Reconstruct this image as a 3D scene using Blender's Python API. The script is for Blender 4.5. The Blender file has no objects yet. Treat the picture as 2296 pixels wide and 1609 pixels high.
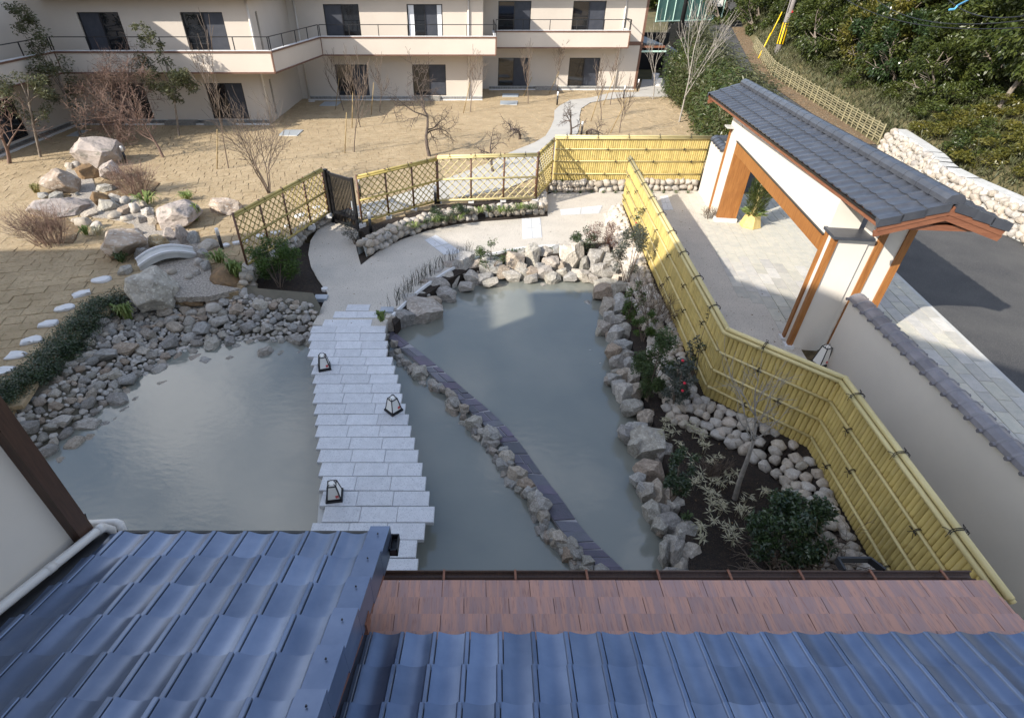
import bpy, math, random
import numpy as np
from mathutils import Vector, Matrix, noise
R = math.radians
rnd = random.Random(7)
sc = bpy.context.scene
col = sc.collection

# ------------------------------------------------------------------ camera, sky, sun, exposure
CAMH = 7.2
PITCH = math.atan(885 / 1184.)
cam = bpy.data.cameras.new('camera')
cam.sensor_width = 36.0
cam.lens = 36.0 * 1184. / 2296.
cam.shift_x = (1148 - 1062) / 2296.
cam.clip_start = 0.05
cam.clip_end = 2000
camo = bpy.data.objects.new('camera', cam)
camo.location = (0, 0, CAMH)
camo.rotation_euler = (math.pi / 2 - PITCH, 0, 0)
col.objects.link(camo)
sc.camera = camo

SUN_AZ, SUN_EL = R(34), R(32)        # direction the shadows fall (from +x towards +y), sun height
w = bpy.data.worlds.new('World')
sc.world = w
w.use_nodes = True
nt = w.node_tree
nt.nodes.clear()
n_out = nt.nodes.new('ShaderNodeOutputWorld')
n_bg = nt.nodes.new('ShaderNodeBackground')
n_bg.inputs['Strength'].default_value = 0.15
n_sky = nt.nodes.new('ShaderNodeTexSky')
n_sky.sky_type = 'NISHITA'
n_sky.sun_disc = False
n_sky.sun_elevation = SUN_EL
n_sky.sun_rotation = math.atan2(-math.cos(SUN_AZ), -math.sin(SUN_AZ))
n_sky.air_density = 1.0
n_sky.dust_density = 1.0
n_tc = nt.nodes.new('ShaderNodeTexCoord')
n_no = nt.nodes.new('ShaderNodeTexNoise')
n_no.inputs['Scale'].default_value = 2.0
n_no.inputs['Detail'].default_value = 6
n_no.inputs['Roughness'].default_value = 0.55
n_rp = nt.nodes.new('ShaderNodeValToRGB')
n_rp.color_ramp.elements[0].position = 0.48
n_rp.color_ramp.elements[0].color = (0, 0, 0, 1)
n_rp.color_ramp.elements[1].position = 0.63
n_rp.color_ramp.elements[1].color = (0.75, 0.75, 0.75, 1)
n_mx = nt.nodes.new('ShaderNodeMixRGB')
n_mx.inputs['Color2'].default_value = (10.5, 10.3, 10.2, 1)
n_mp = nt.nodes.new('ShaderNodeMapping')
n_mp.inputs['Location'].default_value = (11.8, 10.9, 14.5)
nt.links.new(n_tc.outputs['Generated'], n_mp.inputs['Vector'])
nt.links.new(n_mp.outputs['Vector'], n_no.inputs['Vector'])
nt.links.new(n_no.outputs['Fac'], n_rp.inputs['Fac'])
nt.links.new(n_rp.outputs['Color'], n_mx.inputs['Fac'])
nt.links.new(n_sky.outputs['Color'], n_mx.inputs['Color1'])
nt.links.new(n_mx.outputs['Color'], n_bg.inputs['Color'])
nt.links.new(n_bg.outputs['Background'], n_out.inputs['Surface'])

sun = bpy.data.lights.new('sun', 'SUN')
sun.energy = 4.0
sun.angle = R(0.53)
sun.color = (1.0, 0.93, 0.82)
suno = bpy.data.objects.new('sun', sun)
SD = Vector((math.cos(SUN_EL) * math.cos(SUN_AZ), math.cos(SUN_EL) * math.sin(SUN_AZ), -math.sin(SUN_EL)))
suno.rotation_euler = SD.to_track_quat('-Z', 'Y').to_euler()
suno.location = (-30, -20, 30)
col.objects.link(suno)

vs = sc.view_settings
vs.view_transform = 'Standard'
vs.look = 'None'
vs.exposure = 0.92
vs.gamma = 1.0
vs.use_curve_mapping = False
sc.cycles.use_denoising = True
sc.cycles.max_bounces = 6
sc.cycles.transparent_max_bounces = 12

# ------------------------------------------------------------------ survey helpers: where a sight line meets a level or an upright plane
_s, _c = math.sin(PITCH), math.cos(PITCH)
def ray(x, y):
    u = (x - 1062.) / 1184.; v = (804.5 - y) / 1184.
    return Vector((u, _c + v * _s, -_s + v * _c))
def G(x, y, z=0.):
    d = ray(x, y); return Vector((0, 0, CAMH)) + d * ((z - CAMH) / d.z)
def D(x, y, Y):
    d = ray(x, y); return Vector((0, 0, CAMH)) + d * (Y / d.y)
def dist(x, y, z=0.):
    d = ray(x, y); return (z - CAMH) / d.z
def GP(pts, z=0.):
    return [G(p[0], p[1], z) for p in pts]
def TOPZ(b, t):                       # height of a point straight above foot b that is seen at t
    return D(t[0], t[1], b.y).z
def inpoly(x, y, poly):
    c = False; j = len(poly) - 1
    for i in range(len(poly)):
        xi, yi = poly[i][0], poly[i][1]; xj, yj = poly[j][0], poly[j][1]
        if (yi > y) != (yj > y) and x < (xj - xi) * (y - yi) / (yj - yi) + xi: c = not c
        j = i
    return c
def smooth_line(pts, n=6, closed=False):
    out = []; N = len(pts)
    rng = N if closed else N - 1
    for i in range(rng):
        p0 = pts[(i - 1) % N] if closed or i > 0 else pts[i]
        p1 = pts[i]; p2 = pts[(i + 1) % N]
        p3 = pts[(i + 2) % N] if closed or i + 2 < N else p2
        for k in range(n):
            t = k / n
            out.append(0.5 * ((2 * p1) + (p2 - p0) * t + (2 * p0 - 5 * p1 + 4 * p2 - p3) * t * t + (3 * p1 - p0 - 3 * p2 + p3) * t ** 3))
    if not closed: out.append(pts[-1].copy())
    return out
def along(pts, step):
    out = []; acc = 0.
    for a, b in zip(pts, pts[1:]):
        L = (b - a).length
        while acc <= L:
            out.append((a.lerp(b, acc / L if L else 0), (b - a).normalized())); acc += step
        acc -= L
    return out

# ------------------------------------------------------------------ objects
WL = {}
def link(o):
    col.objects.link(o); return o
def thing(name, label, cat, loc=(0, 0, 0), group=None, rz=0.):
    o = bpy.data.objects.new(name, None); link(o)
    o.empty_display_size = 0.2
    o.location = loc; o.rotation_euler = (0, 0, rz)
    o['label'] = label; o['category'] = cat
    if group: o['group'] = group
    WL[o.name] = Vector(loc)
    return o
def tag(o, label, cat, group=None):
    o['label'] = label; o['category'] = cat
    if group: o['group'] = group
    return o
class MB:
    def __init__(s): s.v = []; s.f = []
    def add(s, vs_, fs):
        b = len(s.v); s.v += [Vector(q) for q in vs_]; s.f += [tuple(i + b for i in f) for f in fs]; return s
    def quad(s, a, b, c, d): return s.add([a, b, c, d], [(0, 1, 2, 3)])
    def box(s, x0, y0, z0, x1, y1, z1, M=None):
        v = [Vector(p) for p in ((x0, y0, z0), (x1, y0, z0), (x1, y1, z0), (x0, y1, z0), (x0, y0, z1), (x1, y0, z1), (x1, y1, z1), (x0, y1, z1))]
        if M is not None: v = [M @ p for p in v]
        return s.add(v, [(3, 2, 1, 0), (4, 5, 6, 7), (0, 1, 5, 4), (1, 2, 6, 5), (2, 3, 7, 6), (3, 0, 4, 7)])
    def beam(s, p, q, wd, h, up=Vector((0, 0, 1))):
        p, q = Vector(p), Vector(q); d = (q - p).normalized()
        x = d.cross(up); x = x.normalized() if x.length > 1e-5 else Vector((1, 0, 0))
        y = x.cross(d).normalized(); x = x * wd / 2; y = y * h / 2
        v = [p - x - y, p + x - y, p + x + y, p - x + y, q - x - y, q + x - y, q + x + y, q - x + y]
        return s.add(v, [(0, 1, 2, 3), (7, 6, 5, 4), (0, 4, 5, 1), (1, 5, 6, 2), (2, 6, 7, 3), (3, 7, 4, 0)])
    def tube(s, pts, r, n=6, cap=True):
        pts = [Vector(p) for p in pts]; N = len(pts)
        rs = r if isinstance(r, (list, tuple)) else [r] * N
        b = len(s.v); ref = None
        for i, p in enumerate(pts):
            d = (pts[min(i + 1, N - 1)] - pts[max(i - 1, 0)])
            d = d.normalized() if d.length > 1e-9 else Vector((0, 0, 1))
            if ref is None: ref = Vector((1, 0, 0)) if abs(d.x) < 0.8 else Vector((0, 1, 0))
            x = d.cross(ref)
            if x.length < 1e-4: x = d.cross(Vector((0, 1, 0.3)))
            x.normalize(); y = d.cross(x); ref = y.cross(d) if False else ref
            for k in range(n):
                a = 2 * math.pi * k / n
                s.v.append(p + (x * math.cos(a) + y * math.sin(a)) * rs[i])
        for i in range(N - 1):
            for k in range(n):
                k2 = (k + 1) % n
                s.f.append((b + i * n + k, b + i * n + k2, b + (i + 1) * n + k2, b + (i + 1) * n + k))
        if cap:
            s.f.append(tuple(b + k for k in range(n))[::-1]); s.f.append(tuple(b + (N - 1) * n + k for k in range(n)))
        return s
    def prism(s, poly, z0, z1, top=True, bot=False):
        N = len(poly); b = len(s.v)
        ar = sum(poly[i][0] * poly[(i + 1) % N][1] - poly[(i + 1) % N][0] * poly[i][1] for i in range(N))
        if ar < 0: poly = list(poly)[::-1]
        s.v += [Vector((p[0], p[1], z1)) for p in poly] + [Vector((p[0], p[1], z0)) for p in poly]
        if top: s.f.append(tuple(b + i for i in range(N)))
        if bot: s.f.append(tuple(b + N + i for i in range(N))[::-1])
        for i in range(N):
            j = (i + 1) % N; s.f.append((b + N + i, b + N + j, b + j, b + i))
        return s
    def merge(s, o): return s.add(o.v, o.f)
    def mesh(s, name, m, smooth=False, off=Vector((0, 0, 0))):
        me = bpy.data.meshes.new(name)
        me.from_pydata([tuple(q - off) for q in s.v], [], s.f)
        if m: me.materials.append(m)
        if smooth: me.polygons.foreach_set('use_smooth', [True] * len(me.polygons))
        me.update(); return me
def part(name, mb, m, parent=None, smooth=False, loc=None):
    off = WL[parent.name] if parent is not None and parent.name in WL else Vector((0, 0, 0))
    if loc is not None: off = Vector(loc)
    me = mb if isinstance(mb, bpy.types.Mesh) else mb.mesh(name, m, smooth, off)
    o = bpy.data.objects.new(name, me); link(o)
    if parent is not None:
        o.parent = parent
        if loc is not None: o.location = Vector(loc) - WL.get(parent.name, Vector((0, 0, 0)))
    elif loc is not None: o.location = loc
    WL[o.name] = off
    return o
def inst(name, me, M, parent=None):   # a copy that shares mesh data, placed by a world matrix
    o = bpy.data.objects.new(name, me); link(o)
    if parent is not None:
        o.parent = parent
        M = Matrix.Translation(-WL.get(parent.name, Vector((0, 0, 0)))) @ M
    o.matrix_basis = M
    return o
def struct(name, mb, m, smooth=False, kind='structure'):
    o = part(name, mb, m, None, smooth); o['kind'] = kind; return o
def copy_tree(o, parent=None):
    c = o.copy(); link(c)
    if parent is not None: c.parent = parent
    for ch in list(o.children): copy_tree(ch, c)
    return c
def npmesh(name, V, F, m, smooth=False):   # V (n,3), F (k,4 or 3)
    me = bpy.data.meshes.new(name)
    n, k, q = len(V), len(F), F.shape[1]
    me.vertices.add(n); me.vertices.foreach_set('co', np.asarray(V, np.float32).ravel())
    me.loops.add(k * q); me.loops.foreach_set('vertex_index', np.asarray(F, np.int32).ravel())
    me.polygons.add(k); me.polygons.foreach_set('loop_start', np.arange(0, k * q, q, dtype=np.int32))
    me.polygons.foreach_set('loop_total', np.full(k, q, np.int32))
    if smooth: me.polygons.foreach_set('use_smooth', np.ones(k, bool))
    me.update(calc_edges=True); me.validate()
    if m: me.materials.append(m)
    return me

# ------------------------------------------------------------------ materials
def lin(c): return tuple(c) + (1.0,)
def mat(name, c1, c2=None, scale=6., detail=4., rough=.7, bump=0., bscale=None, var=0., hvar=0., metal=0., spec=.5, world=False,
        mask=(.35, .65), stretch=None, c3=None, s3=60., translucent=0., bdist=.02, palette=None):
    m = bpy.data.materials.new(name); m.use_nodes = True
    t = m.node_tree; N = t.nodes; Lk = t.links
    bs = N['Principled BSDF']
    bs.inputs['Roughness'].default_value = rough
    bs.inputs['Metallic'].default_value = metal
    bs.inputs['Specular IOR Level'].default_value = spec
    if world:
        geo = N.new('ShaderNodeNewGeometry'); vec = geo.outputs['Position']
    else:
        tc = N.new('ShaderNodeTexCoord'); vec = tc.outputs['Object']
    if stretch:
        mp = N.new('ShaderNodeMapping'); mp.inputs['Scale'].default_value = stretch
        Lk.new(vec, mp.inputs['Vector']); vec = mp.outputs['Vector']
    oi = N.new('ShaderNodeObjectInfo')
    if not world and (var or hvar):    # shift the pattern from one copy to the next
        ad = N.new('ShaderNodeVectorMath'); ad.operation = 'ADD'
        mu = N.new('ShaderNodeVectorMath'); mu.operation = 'SCALE'; mu.inputs[3].default_value = 37.
        cb = N.new('ShaderNodeCombineXYZ')
        for k in range(3): Lk.new(oi.outputs['Random'], cb.inputs[k])
        Lk.new(cb.outputs[0], mu.inputs[0]); Lk.new(vec, ad.inputs[0]); Lk.new(mu.outputs[0], ad.inputs[1]); vec = ad.outputs[0]
    def noise_n(sca, det=detail):
        q = N.new('ShaderNodeTexNoise'); q.inputs['Scale'].default_value = sca; q.inputs['Detail'].default_value = det
        q.inputs['Roughness'].default_value = .6
        Lk.new(vec, q.inputs['Vector']); return q
    src = None
    if c2 is not None:
        q = noise_n(scale); rp = N.new('ShaderNodeValToRGB')
        rp.color_ramp.elements[0].position = mask[0]; rp.color_ramp.elements[1].position = mask[1]
        rp.color_ramp.elements[0].color = lin(c1); rp.color_ramp.elements[1].color = lin(c2)
        Lk.new(q.outputs['Fac'], rp.inputs['Fac']); src = rp.outputs['Color']
    else:
        rgb = N.new('ShaderNodeRGB'); rgb.outputs[0].default_value = lin(c1); src = rgb.outputs[0]
    if c3 is not None:
        q = noise_n(s3, 2.); rp = N.new('ShaderNodeValToRGB')
        rp.color_ramp.elements[0].position = .55; rp.color_ramp.elements[1].position = .68
        rp.color_ramp.elements[0].color = (0, 0, 0, 1); rp.color_ramp.elements[1].color = (1, 1, 1, 1)
        Lk.new(q.outputs['Fac'], rp.inputs['Fac'])
        mx = N.new('ShaderNodeMixRGB'); mx.inputs['Color2'].default_value = lin(c3)
        Lk.new(rp.outputs['Color'], mx.inputs['Fac']); Lk.new(src, mx.inputs['Color1']); src = mx.outputs['Color']
    if var or hvar:
        hs = N.new('ShaderNodeHueSaturation')
        mr = N.new('ShaderNodeMapRange'); mr.inputs['To Min'].default_value = 1 - var; mr.inputs['To Max'].default_value = 1 + var
        Lk.new(oi.outputs['Random'], mr.inputs['Value']); Lk.new(mr.outputs[0], hs.inputs['Value'])
        if hvar:
            m2 = N.new('ShaderNodeMath'); m2.operation = 'MULTIPLY'; m2.inputs[1].default_value = 7.31
            m3 = N.new('ShaderNodeMath'); m3.operation = 'FRACT'
            Lk.new(oi.outputs['Random'], m2.inputs[0]); Lk.new(m2.outputs[0], m3.inputs[0])
            mr2 = N.new('ShaderNodeMapRange'); mr2.inputs['To Min'].default_value = .5 - hvar; mr2.inputs['To Max'].default_value = .5 + hvar
            Lk.new(m3.outputs[0], mr2.inputs['Value']); Lk.new(mr2.outputs[0], hs.inputs['Hue'])
            mr3 = N.new('ShaderNodeMapRange'); mr3.inputs['To Min'].default_value = .6; mr3.inputs['To Max'].default_value = 1.3
            Lk.new(m3.outputs[0], mr3.inputs['Value']); Lk.new(mr3.outputs[0], hs.inputs['Saturation'])
        Lk.new(src, hs.inputs['Color']); src = hs.outputs['Color']
    if palette:
        rp = N.new('ShaderNodeValToRGB'); rp.color_ramp.interpolation = 'LINEAR'
        els = rp.color_ramp.elements
        while len(els) < len(palette): els.new(.5)
        for k, c_ in enumerate(palette): els[k].position = k / (len(palette) - 1); els[k].color = lin(c_)
        Lk.new(oi.outputs['Random'], rp.inputs['Fac'])
        mx = N.new('ShaderNodeMixRGB'); mx.blend_type = 'MULTIPLY'; mx.inputs['Fac'].default_value = 1.
        Lk.new(src, mx.inputs['Color1']); Lk.new(rp.outputs['Color'], mx.inputs['Color2']); src = mx.outputs['Color']
    Lk.new(src, bs.inputs['Base Color'])
    if bump:
        q = noise_n(bscale or scale * 4, 5.)
        bp = N.new('ShaderNodeBump'); bp.inputs['Strength'].default_value = bump; bp.inputs['Distance'].default_value = bdist
        Lk.new(q.outputs['Fac'], bp.inputs['Height']); Lk.new(bp.outputs['Normal'], bs.inputs['Normal'])
    if translucent:
        tr = N.new('ShaderNodeBsdfTranslucent'); Lk.new(src, tr.inputs['Color'])
        ms = N.new('ShaderNodeMixShader'); ms.inputs['Fac'].default_value = translucent
        out = N['Material Output']
        Lk.new(bs.outputs[0], ms.inputs[1]); Lk.new(tr.outputs[0], ms.inputs[2]); Lk.new(ms.outputs[0], out.inputs['Surface'])
    return m
M = {}
M['plaster'] = mat('cream_plaster', (.585, .52, .45), (.54, .48, .415), .45, detail=6, rough=.9, bump=.15, bscale=90, world=True, bdist=.004)
M['plaster_white'] = mat('white_plaster', (.66, .615, .55), (.60, .56, .505), .6, detail=6, rough=.9, bump=.15, bscale=90, world=True, bdist=.004)
M['trim'] = mat('brown_trim', (.13, .065, .045), (.17, .09, .06), 5, rough=.5)
M['black'] = mat('black_metal', (.012, .012, .014), rough=.4)
M['sash'] = mat('bronze_sash', (.02, .02, .024), rough=.35)
M['glass'] = mat('window_glass', (.012, .014, .018), rough=.03, spec=.9)
M['screen'] = mat('insect_screen', (.035, .04, .055), (.05, .055, .07), 3, rough=.6)
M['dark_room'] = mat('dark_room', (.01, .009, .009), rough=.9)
M['curtain'] = mat('curtain', (.7, .72, .75), rough=.8)
M['pipe'] = mat('cream_pipe', (.64, .59, .53), rough=.5)
M['white_pipe'] = mat('white_pipe', (.62, .60, .57), rough=.35)
M['conc'] = mat('concrete', (.42, .42, .40), (.50, .50, .48), 3, rough=.85, bump=.2, world=True)
M['conc_white'] = mat('white_concrete', (.66, .66, .66), (.58, .58, .58), 12, rough=.8, bump=.2)
M['plinth'] = mat('plinth_stone', (.17, .16, .15), (.28, .27, .25), 8, rough=.8, bump=.4, var=.3, hvar=.02)
M['wood'] = mat('orange_timber', (.22, .082, .020), (.36, .155, .042), 3., rough=.5, stretch=(9, 9, .8), mask=(.3, .7), bump=.1)
M['wood_dark'] = mat('dark_timber', (.045, .022, .014), (.075, .038, .024), 4., rough=.45, stretch=(12, 12, 1))
M['wood_red'] = mat('red_brown_timber', (.17, .065, .035), (.23, .095, .05), 4., rough=.5, stretch=(1, 1, 9))
M['tile'] = mat('glazed_roof_tile', (.105, .145, .235), (.16, .205, .305), 2.2, rough=.33, var=.15, bump=.05, bscale=220, metal=.55, spec=.7, bdist=.002)
M['tile_gate'] = mat('matt_roof_tile', (.042, .047, .060), (.060, .066, .080), 4., rough=.38, var=.12, bump=.05, bscale=200, bdist=.002)
M['tile_cap'] = mat('silver_cap_tile', (.16, .155, .17), (.21, .20, .215), 5, rough=.35, var=.12)
M['copper'] = mat('weathered_copper', (.49, .265, .195), (.355, .225, .205), 4.2, rough=.42, metal=.25, var=.07, c3=(.33, .18, .145), s3=22, stretch=(3.4, .28, 1), mask=(.42, .58))
M['granite'] = mat('pale_granite', (.60, .61, .63), (.53, .54, .56), 7, rough=.75, bump=.25, bscale=110, var=.07, c3=(.36, .37, .40), s3=52, bdist=.004)
M['paver'] = mat('paving_granite', (.52, .49, .43), (.42, .41, .37), 5, rough=.8, bump=.3, bscale=60, var=.13, hvar=.012, c3=(.36, .35, .31), s3=70, bdist=.004)
M['wash'] = mat('washed_gravel_path', (.53, .485, .42), (.46, .425, .37), 1.1, rough=.9, bump=.6, bscale=48, world=True, c3=(.27, .235, .20), s3=30, bdist=.01)
M['wash2'] = mat('pale_concrete_path', (.44, .42, .38), (.39, .375, .345), 1.5, rough=.9, bump=.15, bscale=40, world=True)
M['asphalt'] = mat('asphalt', (.046, .046, .048), (.072, .071, .069), .7, detail=8, rough=.88, bump=.6, bscale=70, world=True, c3=(.105, .103, .10), s3=44, bdist=.01)
M['soil'] = mat('dark_soil', (.014, .010, .008), (.032, .021, .014), 9, rough=.95, bump=1., bscale=34, world=True, bdist=.05, c3=(.06, .037, .024), s3=40)
M['dirt'] = mat('dry_dirt', (.36, .255, .145), (.22, .16, .09), .5, rough=.95, bump=.7, bscale=12, world=True, bdist=.06)
M['mud'] = mat('pond_mud', (.13, .115, .085), (.09, .085, .065), 2, rough=.9, world=True)
M['sod_base'] = mat('sod_gap', (.34, .255, .15), (.19, .14, .08), 9, rough=1., world=True)
M['sod'] = mat('dry_turf', (.45, .345, .215), (.35, .262, .155), 1.6, detail=9, rough=.95, bump=.9, bscale=42, world=True, bdist=.03, var=.05, c3=(.30, .245, .135), s3=16)
M['gravel'] = mat('gravel', (.47, .42, .35), (.27, .24, .21), 20, rough=.9, bump=1., bscale=26, world=True, bdist=.05, mask=(.4, .55))
M['rock'] = mat('grey_rock', (1.0, .98, .95), (.62, .60, .57), 2.6, detail=9, rough=.85, bump=.8, bscale=7, var=.10, c3=(1.25, 1.24, 1.2), s3=6, bdist=.06,
                palette=[(.40, .39, .36), (.52, .49, .43), (.31, .30, .29), (.46, .41, .35), (.37, .38, .385), (.56, .51, .44), (.34, .27, .21), (.45, .44, .425), (.27, .26, .25), (.50, .475, .44)])
M['rock_tan'] = mat('tan_rock', (.46, .37, .27), (.29, .20, .12), 2.2, detail=9, rough=.85, bump=.7, bscale=6, var=.2, hvar=.015, c3=(.52, .47, .39), s3=5, bdist=.05)
M['rock_brown'] = mat('brown_rock', (.235, .145, .07), (.13, .085, .045), 3, detail=9, rough=.9, bump=.9, bscale=14, var=.15, bdist=.04)
M['rock_pink'] = mat('pinkish_rock', (.42, .36, .32), (.29, .25, .225), 2.4, detail=9, rough=.85, bump=.8, bscale=6, var=.1, c3=(.20, .18, .15), s3=3, bdist=.05)
M['cobble'] = mat('pale_cobble', (1., .99, .97), (.74, .72, .69), 2.5, rough=.85, bump=.4, bscale=9, var=.08, c3=(.66, .62, .58), s3=7,
                  palette=[(.47, .44, .39), (.40, .35, .29), (.52, .49, .45), (.38, .36, .34), (.49, .44, .37), (.43, .37, .31), (.55, .52, .48)])
M['slate'] = mat('purple_slate', (.115, .10, .135), (.085, .085, .105), 3, rough=.45, bump=.3, bscale=20, var=.25, hvar=.05)
M['grout'] = mat('slate_grout', (.30, .29, .30), rough=.8)
M['bamboo'] = mat('yellow_bamboo', (.53, .415, .145), (.455, .35, .12), 3, rough=.5, var=.12, c3=(.46, .36, .15), s3=5, stretch=(6, 6, .6))
M['bamboo_rail'] = mat('pale_bamboo', (.58, .485, .235), (.51, .425, .20), 2, rough=.4, var=.05)
M['bamboo_lat'] = mat('olive_bamboo', (.46, .36, .115), (.36, .28, .085), 4, rough=.45, var=.16)
M['bamboo_old'] = mat('weathered_bamboo', (.29, .255, .15), (.21, .185, .105), 5, rough=.7, var=.25)
M['lash'] = mat('black_rope', (.012, .011, .011), rough=.8)
M['post'] = mat('brown_post', (.10, .045, .025), (.16, .08, .045), 8, rough=.5, stretch=(6, 6, 1))
M['lampwhite'] = mat('white_diffuser', (.82, .82, .82), rough=.35)
M['paper'] = mat('lantern_paper', (.80, .79, .75), rough=.6)
M['red'] = mat('red_seal', (.55, .03, .035), rough=.6)
M['yellow'] = mat('yellow_guard', (.80, .52, .01), rough=.5)
M['pole'] = mat('concrete_pole', (.21, .19, .18), (.26, .24, .225), 3, rough=.8)
M['bark'] = mat('grey_bark', (.145, .115, .09), (.24, .205, .17), 8, rough=.9, bump=.6, bscale=30, stretch=(3, 3, .7))
M['bark_dark'] = mat('dark_bark', (.065, .048, .04), (.11, .085, .07), 9, rough=.9, bump=.6, bscale=30)
M['bark_pale'] = mat('pale_bark', (.33, .30, .265), (.21, .19, .165), 7, rough=.9)
M['twig_red'] = mat('red_twig', (.19, .115, .09), (.15, .105, .08), 3, rough=.85)
M['twig'] = mat('brown_twig', (.165, .125, .095), (.115, .085, .065), 3, rough=.85)
M['stake'] = mat('timber_stake', (.36, .26, .115), (.26, .18, .08), 6, rough=.7)
def leaf(name, a, b, sc_=2.5, rough=.5, tr=.3, c3=None, spec=.35):
    return mat(name, a, b, sc_, rough=rough, translucent=tr, c3=c3, s3=1.3, world=True, spec=spec)
M['leaf_forest'] = leaf('forest_leaf', (.034, .054, .013), (.085, .10, .022), 1.3, .38, .25, spec=.5)
M['leaf_yellow'] = leaf('yellowing_leaf', (.075, .085, .018), (.16, .14, .026), 1.6, .4, .3, spec=.5)
M['leaf_dark'] = leaf('dark_glossy_leaf', (.022, .042, .016), (.045, .075, .025), 4, .3, .15, spec=.6)
M['leaf_mid'] = leaf('mid_green_leaf', (.045, .075, .024), (.08, .115, .04), 4, .4, .25)
M['leaf_bright'] = leaf('bright_fern_leaf', (.09, .15, .03), (.055, .10, .025), 4, .45, .3)
M['leaf_grey'] = leaf('grey_green_leaf', (.055, .065, .05), (.085, .095, .075), 5, .35, .2, spec=.6)
M['leaf_olive'] = leaf('olive_bamboo_leaf', (.075, .085, .038), (.125, .13, .065), 2, .5, .3)
M['leaf_red'] = leaf('red_brown_leaf', (.09, .04, .03), (.14, .065, .05), 5, .5, .25)
M['leaf_dry'] = leaf('dry_grass', (.30, .25, .10), (.16, .17, .06), 2, .6, .3)
M['leaf_lily'] = leaf('lilyturf_leaf', (.13, .20, .05), (.24, .28, .09), 7, .45, .3)
M['leaf_sasa'] = leaf('cream_edged_leaf', (.62, .57, .43), (.36, .34, .20), 22, .5, .3)
M['rush'] = mat('dark_rush', (.03, .034, .022), (.055, .055, .035), 8, rough=.6)
M['flower'] = mat('red_flower', (.55, .015, .04), rough=.6)
M['mesh_green'] = mat('green_netting', (.10, .22, .19), (.14, .26, .22), 2, rough=.7, translucent=.4)
M['paint_green'] = mat('pale_green_paint', (.42, .60, .52), rough=.5)
M['grate'] = mat('galvanised_grate', (.42, .46, .50), rough=.45, metal=.4)
M['terracotta'] = mat('straw_pot', (.62, .48, .20), (.52, .38, .14), 12, rough=.8)
M['potwhite'] = mat('white_pot', (.75, .74, .72), rough=.5)
M['wirecol'] = mat('cable_black', (.012, .012, .014), rough=.6)
M['blue'] = mat('blue_cable', (.10, .35, .60), rough=.5)
M['utility'] = mat('grey_box', (.30, .33, .37), (.36, .39, .43), 6, rough=.5)
M['litter'] = mat('leaf_litter', (.20, .125, .065), (.12, .085, .045), 5, rough=.95, bump=1., bscale=20, world=True, bdist=.06, c3=(.30, .24, .16), s3=9)
M['hill'] = mat('hill_ground', (.07, .065, .03), (.13, .11, .05), .8, rough=.95, bump=1., bscale=6, world=True, bdist=.1)

def water_mat():
    m = bpy.data.materials.new('murky_water'); m.use_nodes = True
    t = m.node_tree; N = t.nodes; L = t.links
    out = N['Material Output']; bs = N['Principled BSDF']
    geo = N.new('ShaderNodeNewGeometry')
    q = N.new('ShaderNodeTexNoise'); q.inputs['Scale'].default_value = .55; q.inputs['Detail'].default_value = 5
    L.new(geo.outputs['Position'], q.inputs['Vector'])
    rp = N.new('ShaderNodeValToRGB'); rp.color_ramp.elements[0].position = .35; rp.color_ramp.elements[1].position = .68
    rp.color_ramp.elements[0].color = (.25, .265, .235, 1); rp.color_ramp.elements[1].color = (.315, .32, .275, 1)
    L.new(q.outputs['Fac'], rp.inputs['Fac']); L.new(rp.outputs['Color'], bs.inputs['Base Color'])
    bs.inputs['Roughness'].default_value = .04; bs.inputs['IOR'].default_value = 1.6; bs.inputs['Specular IOR Level'].default_value = 1.
    b = N.new('ShaderNodeTexNoise'); b.inputs['Scale'].default_value = 4.5; b.inputs['Detail'].default_value = 5
    mp = N.new('ShaderNodeMapping'); mp.inputs['Scale'].default_value = (1, 1.8, 1); mp.inputs['Rotation'].default_value = (0, 0, .5)
    L.new(geo.outputs['Position'], mp.inputs['Vector']); L.new(mp.outputs['Vector'], b.inputs['Vector'])
    bp = N.new('ShaderNodeBump'); bp.inputs['Strength'].default_value = .16; bp.inputs['Distance'].default_value = .02
    L.new(b.outputs['Fac'], bp.inputs['Height']); L.new(bp.outputs['Normal'], bs.inputs['Normal'])
    tr = N.new('ShaderNodeBsdfTransparent'); tr.inputs['Color'].default_value = (.62, .68, .66, 1)
    mx = N.new('ShaderNodeMixShader'); mx.inputs['Fac'].default_value = .68
    L.new(tr.outputs[0], mx.inputs[1]); L.new(bs.outputs[0], mx.inputs[2]); L.new(mx.outputs[0], out.inputs['Surface'])
    return m
M['water'] = water_mat()

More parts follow.
